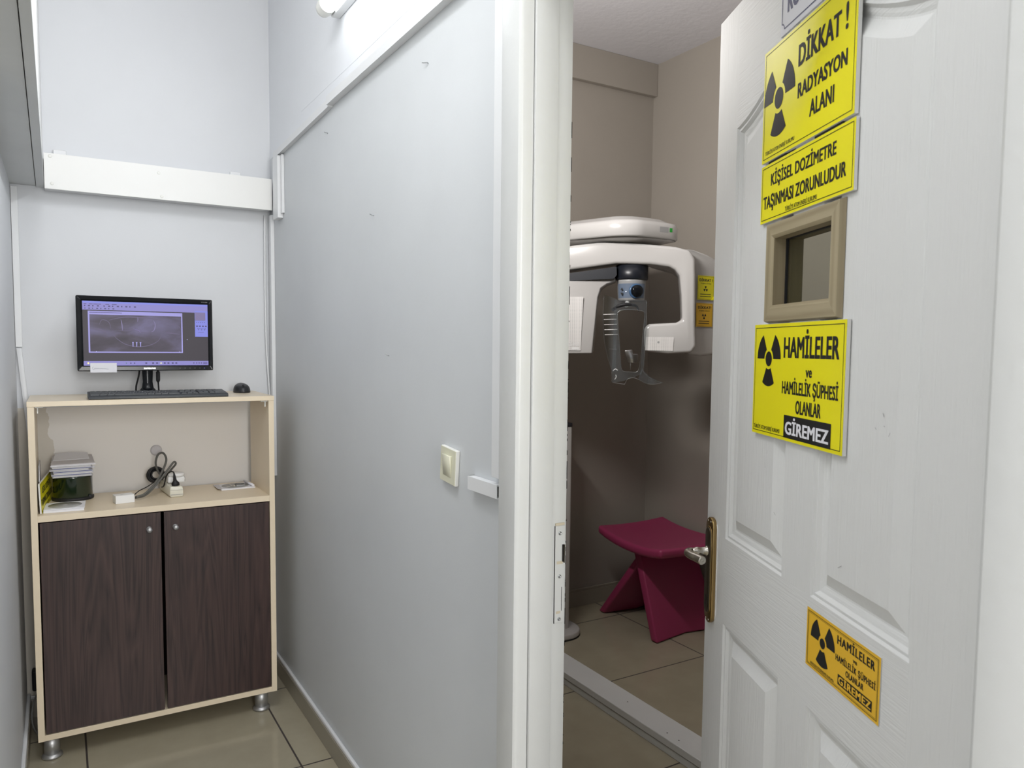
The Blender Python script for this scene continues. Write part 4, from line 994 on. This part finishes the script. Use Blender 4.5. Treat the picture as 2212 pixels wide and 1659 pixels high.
# column and foot
b = MB(); b.prism(rrect(2.03, 2.182, 3.06, 3.22, .02), WM, lambda x, y: Vector((x, y, .03)), lambda x, y: Vector((x, y, 1.055)), .004, 2); obj('column', b, mach)
b = MB(); b.prism(rrect(2.028, 2.184, 3.058, 3.222, .02), M['mach_dark'], lambda x, y: Vector((x, y, 1.055)), lambda x, y: Vector((x, y, 1.073)), .003, 2); obj('column_cap', b, mach)
b = MB(); b.prism(rrect(1.98, 2.245, 2.99, 3.24, .11, 10), WM, lambda x, y: Vector((x, y, .004)), lambda x, y: Vector((x*.985+.0317, y*.99+.031, .034)), .008, 3); obj('foot_plate', b, mach)
b = MB(); b.prism(rrect(1.98, 2.245, 2.99, 3.24, .11, 10), M['rubber'], lambda x, y: Vector((x, y, 0)), lambda x, y: Vector((x, y, .004))); obj('foot_gasket', b, mach)
b = MB(); b.prism(rrect(2.045, 2.155, 3.10, 3.385, .02), WM, lambda x, y: Vector((x, y, 1.073)), lambda x, y: Vector((x, y, 1.99)), .004, 2); obj('upper_column', b, mach)
# head cover: stacked rounded slabs
def slab(mb, loops, m):
    vs = loft(mb, loops, m, True)
    for q, rv in ((vs[0], True), (vs[-1], False)):
        f = mb.bm.faces.new(q[::-1] if rv else q); f.material_index = mb.mi(m)
def hl(x0, x1, y0, y1, r, z): return [(x-.42*(y-hy0)*(hx1-x)/(hx1-hx0), y, z) for x, y in rrect(x0, x1, y0, y1, r, 10)]
hx0, hx1, hy0, hy1 = 2.105, 2.445, 2.575, 3.20
b = MB(); slab(b, [hl(hx0+.006, hx1-.006, hy0+.006, hy1-.006, .09, 1.932), hl(hx0, hx1, hy0, hy1, .095, 1.938), hl(hx0, hx1, hy0, hy1, .095, 1.985), hl(hx0+.006, hx1-.006, hy0+.006, hy1-.006, .09, 2.000), hl(hx0+.03, hx1-.03, hy0+.03, hy1-.03, .08, 2.008), hl(hx0+.045, hx1-.045, hy0+.05, hy1-.05, .08, 2.022), hl(hx0+.07, hx1-.07, hy0+.08, hy1-.08, .07, 2.030)], WM)
obj('head_cover', b, mach)
b = MB(); slab(b, [hl(hx0+.10, hx1-.07, hy0+.09, hy1-.10, .05, 1.912), hl(hx0+.03, hx1-.03, hy0+.03, hy1-.03, .075, 1.926), hl(hx0+.012, hx1-.012, hy0+.012, hy1-.012, .085, 1.932)], WM); obj('head_underside', b, mach)
b = MB()
def headlabel(x0, x1, z0, z1, m): b.poly([(x0, hy0-.0006, z0), (x1, hy0-.0006, z0), (x1, hy0-.0006, z1), (x0, hy0-.0006, z1)], m)
headlabel(2.285, 2.335, 1.958, 1.982, M['logo_grey']); headlabel(2.342, 2.358, 1.962, 1.980, M['green']); obj('label', b, mach)
# rotating arm (C frame) as a bevelled plate with real depth
arm = [(1150, 560), (1200, 543), (1240, 536), (1290, 531), (1345, 531), (1400, 536), (1450, 541), (1480, 549), (1490, 566), (1492, 600), (1494, 700), (1497, 745), (1489, 760), (1440, 763), (1398, 759), (1391, 748), (1391, 708), (1400, 701), (1455, 698), (1468, 692), (1465, 640), (1460, 600), (1450, 588), (1438, 582), (1400, 577), (1330, 575), (1230, 588), (1150, 593)]
b = MB(); b.prism(arm, WM, lambda x, y: MP(x, y, .09), lambda x, y: MP(x, y, -.05), .014, 4); ga = obj('rotating_arm', b, mach, smooth_angle=60)
b = MB(); b.prism([(1156, 604), (1330, 581), (1331, 598), (1325, 606), (1156, 614)], M['mach_dark'], lambda x, y: MP(x, y, .075), lambda x, y: MP(x, y, -.04)); obj('black_band', b, mach)
blk = [(1150, 610), (1328, 602), (1329, 610), (1310, 617), (1298, 626), (1292, 645), (1282, 764), (1150, 766)]
b = MB(); b.prism(blk, WM, lambda x, y: MP(x, y, .10 if x < 1280 else .10-.0012*(x-1280)), lambda x, y: MP(x, y, -.05), .006, 3); sb = obj('sensor_housing', b, mach, smooth_angle=50)
b = MB(); b.prism([(1150, 645), (1262, 645), (1258, 758), (1150, 758)], M['grille'], lambda x, y: MP(x, y, .1005), lambda x, y: MP(x, y, .102)); obj('dotted_panel', b, mach)
b = MB()
text(b, 'CS 8100', 1231.5, 1255, -749, -741, M['box_white'], .1035, .02, fn=lambda p: MP(p.x, -p.z, p.y)); b.poly([MP(1240, 756, .1032), MP(1255, 756, .1032), MP(1255, 751, .1032), MP(1240, 751, .1032)], M['box_white']); obj('lettering', b, mach)
b = MB(); b.poly([MP(1393, 728, .0925), MP(1452, 728, .0925), MP(1450, 757, .0925), MP(1393, 756, .0925)], M['grille']); b.poly([MP(1420, 739, .0932)+VR*.005*math.cos(a)+Vector((0, 0, .005*math.sin(a))) for a in [2*PI*i/12 for i in range(12)]], M['logo_grey']); obj('vent_panel', b, mach)
# tube housing behind the arm, rounded shoulder towards the right wall
hs = [(1400, 541), (1450, 541), (1490, 545), (1520, 552), (1545, 562), (1570, 580), (1585, 610), (1588, 660), (1582, 715), (1565, 750), (1540, 764), (1510, 768), (1482, 764), (1474, 740), (1472, 600), (1452, 585), (1400, 570)]
b = MB(); b.prism(hs, WM, lambda x, y: MP(x, y, .045-.87*max(0, x-1484)/472), lambda x, y: MP(x, y, -.20), .014, 4); obj('tube_housing', b, mach, smooth_angle=60)
# control head
PC = MP(1362, 600, .012); PC.z = 0
zc = lambda py: 1.5+(726.7-py)/472
def ringy(mb, r0, z0, r1, z1, m, a0=0, a1=360, seg=40, closed=False):
    vs = []
    for i in range(seg+1):
        a = R(a0+(a1-a0)*i/seg); d = VR*math.cos(a)-VD*math.sin(a)
        vs.append((mb.bm.verts.new(PC+d*r0+Vector((0, 0, z0))), mb.bm.verts.new(PC+d*r1+Vector((0, 0, z1)))))
    mi = mb.mi(m)
    for p, q in zip(vs, vs[1:]): f = mb.bm.faces.new([p[0], q[0], q[1], p[1]]); f.material_index = mi; f.smooth = True
def pcz(z): return Matrix.Translation(PC+Vector((0, 0, z)))
b = MB(); b.lathe([(.071, zc(607)), (.0735, zc(605)), (.0735, zc(577))], M['mach_dark'], Matrix.Translation(PC), 48); obj('rotation_hub', b, mach)
b = MB(); b.lathe([(.055, zc(652)), (.060, zc(648)), (.064, zc(612)), (.068, zc(606)), (.0, zc(606))], M['logo_grey'], Matrix.Translation(PC), 48); obj('chin_head', b, mach)
b = MB(); ringy(b, .0605, zc(646), .0648, zc(616), M['ppanel'], 25, 160); cp = obj('control_panel', b, mach)
KD = (-VD*.94+VR*.33).normalized()
kp = PC+KD*.060+Vector((0, 0, zc(632)))
q = Matrix.Translation(kp) @ KD.to_track_quat('Z', 'Y').to_matrix().to_4x4()
b = MB(); b.lathe([(.033, 0), (.033, .006), (.028, .009)], M['pblue'], q, 32); obj('knob_ring', b, mach)
b = MB(); b.lathe([(.027, .008), (.027, .020), (.022, .026), (0, .028)], M['black_gloss'], q, 32); obj('knob', b, mach)
b = MB()
for (dy, s) in ((627, 1), (638, -1)):
    c = PC-VD*.055-VR*.042; z = zc(dy)
    b.prism([(-.006, -.006*s), (.006, -.006*s), (0, .007*s)], M['ink'], lambda x, y: c+VR*x+Vector((0, 0, z+y)), lambda x, y: c-VD*.003+VR*x+Vector((0, 0, z+y)))
obj('arrow_buttons', b, mach)
b = MB(); c = PC-VD*.062-VR*.024; b.lathe([(.002, 0), (.0015, .002), (0, .002)], M['led'], Matrix.Translation(c+Vector((0, 0, zc(633)))) @ (-VD).to_track_quat('Z', 'Y').to_matrix().to_4x4(), 12); obj('indicator_light', b, mach)
b = MB(); b.tube([MP(1324, 672, .09), MP(1334, 665, .105), MP(1350, 661, .11), MP(1366, 662, .10), MP(1374, 665, .09), MP(1378, 674, .08)], .006, M['rubber'], 12, 6, [.008, .008, .0085, .006, .005, .003]); b.cyl(MP(1356, 650, .03), MP(1352, 662, .08), .010, M['grille'], 16); obj('temple_rest', b, mach)
# clear bite shield: side wing with slots, frame with window, flared feet
CL, CE = M['clear'], M['clear_edge']
def plate(poly, b0, b1, m, holes=()): 
    b = MB(); b.prism(poly, m, lambda x, y: MP(x, y, b0(x)), lambda x, y: MP(x, y, b1(x)), holes=holes); return b
bw = lambda x: .10-.0004*(x-1360)**2/10
wing = [(1306, 640), (1333, 650), (1333, 800), (1326, 801), (1318, 780), (1308, 740), (1304, 690)]
obj('clear_shield', plate(wing, lambda x: .10, lambda x: .103, CL), mach)
frm = [(1328, 652), (1394, 652), (1394, 700), (1391, 790), (1386, 806), (1362, 816), (1345, 822), (1327, 824), (1325, 800)]
win = [(1334, 678), (1344, 673), (1380, 672), (1389, 676), (1389, 700), (1384, 795), (1378, 801), (1350, 801), (1344, 795)]
obj('clear_shield', plate(frm, lambda x: .105, lambda x: .109, CL, holes=[win]), mach)
def wire(label, pts, r=.0014, m=None):
    b = MB(); b.tube([MP(*p) for p in pts], r, m or CE, 8, 5); return b
b = MB()
E_ = M['clear_edge']
for pts, r in (([(1334, 678, .107), (1337, 720, .107), (1342, 770, .107), (1346, 798, .107), (1364, 802, .107), (1379, 799, .107), (1384, 770, .107), (1389, 700, .107), (1389, 677, .107), (1365, 672, .107), (1342, 673, .107), (1334, 678, .107)], .0016),
               ([(1305, 645, .102), (1304, 690, .102), (1308, 738, .102), (1317, 778, .102), (1326, 803, .102)], .0013),
               ([(1394, 655, .107), (1394, 700, .107), (1391, 780, .107), (1390, 800, .107), (1402, 812, .107), (1418, 820, .107), (1430, 823, .107)], .0016),
               ([(1352, 827, .107), (1358, 817, .107), (1370, 814, .107), (1382, 818, .107), (1396, 825, .107), (1412, 827, .107), (1430, 823, .107)], .0016),
               ([(1325, 801, .102), (1325, 822, .105), (1338, 826, .107), (1353, 828, .107)], .0016),
               ([(1318, 754, .102), (1336, 755, .105)], .001)): b.tube([MP(*p) for p in pts], r, E_, 8, 5)
for i in range(5): b.tube([MP(1305+i*.9, 682+i*10.6, .104), MP(1331+i*1.2, 681+i*10.6, .104)], .0016, M['grille'], 6, 2)
obj('shield_rim', b, mach)
flare = [(1386, 795), (1392, 800), (1404, 812), (1430, 823), (1412, 827), (1396, 825), (1380, 816)]
obj('clear_shield', plate(flare, lambda x: .108, lambda x: .112, CL), mach)
b = MB(); b.prism([(1350, 757), (1366, 755), (1368, 764), (1378, 764), (1378, 775), (1374, 783), (1356, 782), (1354, 770)], CE, lambda x, y: MP(x, y, .12), lambda x, y: MP(x, y, .10), .002, 2); b.cyl(MP(1363, 782, .11), MP(1363, 797, .11), .0015, CE, 8); obj('chin_cup', b, mach)
b = MB(); b.tube([MP(1327, 800, .107), MP(1332, 796, .109), MP(1337, 799, .109)], .002, M['box_white'], 8, 4); b.tube([MP(1331, 818, .11), MP(1334, 813, .112), MP(1333, 808, .112)], .0018, M['box_white'], 8, 4); obj('clip', b, mach)
# warning labels on the housing
def mlabel(name, label, px0, px1, py0, py1, m, up, title, curl):
    w_, h_ = (px1-px0)/472*1.325, (py1-py0)/472; base = MP(px0, py1, .0480-.87*(px0-1484)/472)
    mt = Matrix.Translation(base) @ Matrix.Rotation(ANG+math.atan(.87), 4, 'Z')
    b = MB(); b.box(0, w_, -.0006, 0, 0, h_, m)
    if curl: b.prism([(w_-.018, 0), (w_, .018), (w_+.002, .002)], m, lambda x, y: Vector((x, -.001, y)), lambda x, y: Vector((x, -.004-.3*max(0, x-w_+.014), y)))
    o = obj(name, b, raw=True); o.matrix_world = mt; tag(o, label, 'sticker')
    b = MB(); y = -.0010
    text(b, title, .010, w_-.010, h_*.76, h_*.87, M['ink'], y, .02)
    text(b, 'X-IŞINI CİHAZI', .018, w_-.020, h_*.655, h_*.70, M['ink'], y, .01)
    trefoil(b, w_/2-.002, h_*.45, .013, M['ink'], y, .16, .28, up=up)
    for zz in (.22, .13): flat(b, .016, w_-.020, h_*zz, h_*zz+.003, M['ink'], y)
    rect_line(b, .003, w_-.003, .003, h_-.003, .0008, M['ink'], y)
    obj('print', b, o, raw=True)
mlabel('warning_sticker', 'yellow DİKKAT sticker with curled corner on the x-ray machine housing', 1500, 1537, 597, 648, M['yellow'], True, 'DİKKAT !', True)
mlabel('warning_sticker', 'orange DİKKAT sticker below the yellow one on the x-ray machine housing', 1498, 1535, 655, 705, M['orange'], False, 'DİKKAT!', False)

# ================================================================== STOOL
st = thing('stool', 'magenta moulded plastic stool with splayed legs below the x-ray machine', 'stool', (2.68, 2.95, 0))
MG = M['magenta']
X0, X1, YF, YK = 2.44, 2.90, 2.640, 3.190
b = MB(); loops_t = []; nx, ny = 20, 14
def seat_z(u, v): # u along x 0..1, v along y 0..1 ; saddle dipping in the middle of y
    return .478+.030*abs(2*v-1)**2.2-.010*(1-abs(2*u-1)**2)
g = []
for k in range(2):
    rows = []
    for i in range(nx+1):
        u = i/nx; row = []
        for j in range(ny+1):
            v = j/ny
            x = X0+(X1-X0)*u; yy = YF+(YK-YF)*v
            x += -.050*(1-v)*(1-u)
            e = min(u, 1-u, v, 1-v)
            z = seat_z(u, v)-(0 if k == 0 else .046)
            row.append(b.bm.verts.new((x, yy, z)))
        rows.append(row)
    g.append(rows)
mi = b.mi(MG)
for i in range(nx):
    for j in range(ny):
        for k in range(2):
            r_ = g[k]; f = b.bm.faces.new([r_[i][j], r_[i+1][j], r_[i+1][j+1], r_[i][j+1]]); f.smooth = True
edge = [(i, 0) for i in range(nx)]+[(nx, j) for j in range(ny)]+[(i, ny) for i in range(nx, 0, -1)]+[(0, j) for j in range(ny, 0, -1)]
for (i, j), (i2, j2) in zip(edge, edge[1:]+edge[:1]):
    f = b.bm.faces.new([g[0][i][j], g[0][i2][j2], g[1][i2][j2], g[1][i][j]]); f.smooth = True
bmesh.ops.recalc_face_normals(b.bm, faces=list(b.bm.faces))
ed = [e for e in b.bm.edges if len(e.link_faces) == 2 and e.calc_face_angle(0) > .9]
bmesh.ops.bevel(b.bm, geom=ed, offset=.018, segments=5, affect='EDGES', profile=.5)
for f in b.bm.faces: f.smooth = True
obj('seat', b, st)
# legs: each side is a folded slab, apex under the seat, splayed in y
def leg(name, y_top, y_bot, x_a, x_b, th):
    b = MB(); s = 1 if y_bot > y_top else -1
    A = [Vector((x_a+.03, y_top, .452)), Vector((x_b-.03, y_top, .452)), Vector((x_b, y_bot, .004)), Vector(((x_a+x_b)/2+.01, y_bot-s*.035, .004)), Vector((x_a, y_bot, .004))]
    n = Vector((0, s, .25)).normalized()
    inner = [A[0]-Vector((0, s*.055, 0)), A[1]-Vector((0, s*.055, 0)), A[2]-Vector((0, s*th, 0)), A[3]-Vector((0, s*th, 0)), A[4]-Vector((0, s*th, 0))]
    va = [b.bm.verts.new(p) for p in A]; vb = [b.bm.verts.new(p) for p in inner]
    for tri in ((0, 3, 4), (0, 1, 3), (1, 2, 3)):
        b.bm.faces.new([va[i] for i in tri]); b.bm.faces.new([vb[i] for i in tri[::-1]])
    for i in range(5):
        j = (i+1) % 5; b.bm.faces.new([va[i], va[j], vb[j], vb[i]])
    b.mi(MG); bmesh.ops.recalc_face_normals(b.bm, faces=list(b.bm.faces))
    ed = [e for e in b.bm.edges if len(e.link_faces) == 2 and e.calc_face_angle(0) > .35]
    bmesh.ops.bevel(b.bm, geom=ed, offset=.010, segments=3, affect='EDGES', profile=.5)
    for f in b.bm.faces: f.smooth = True
    obj(name, b, st, smooth_angle=50)
leg('leg', 2.930, 2.742, 2.475, 2.90, .048)
leg('leg', 2.925, 3.262, 2.510, 2.90, .048)
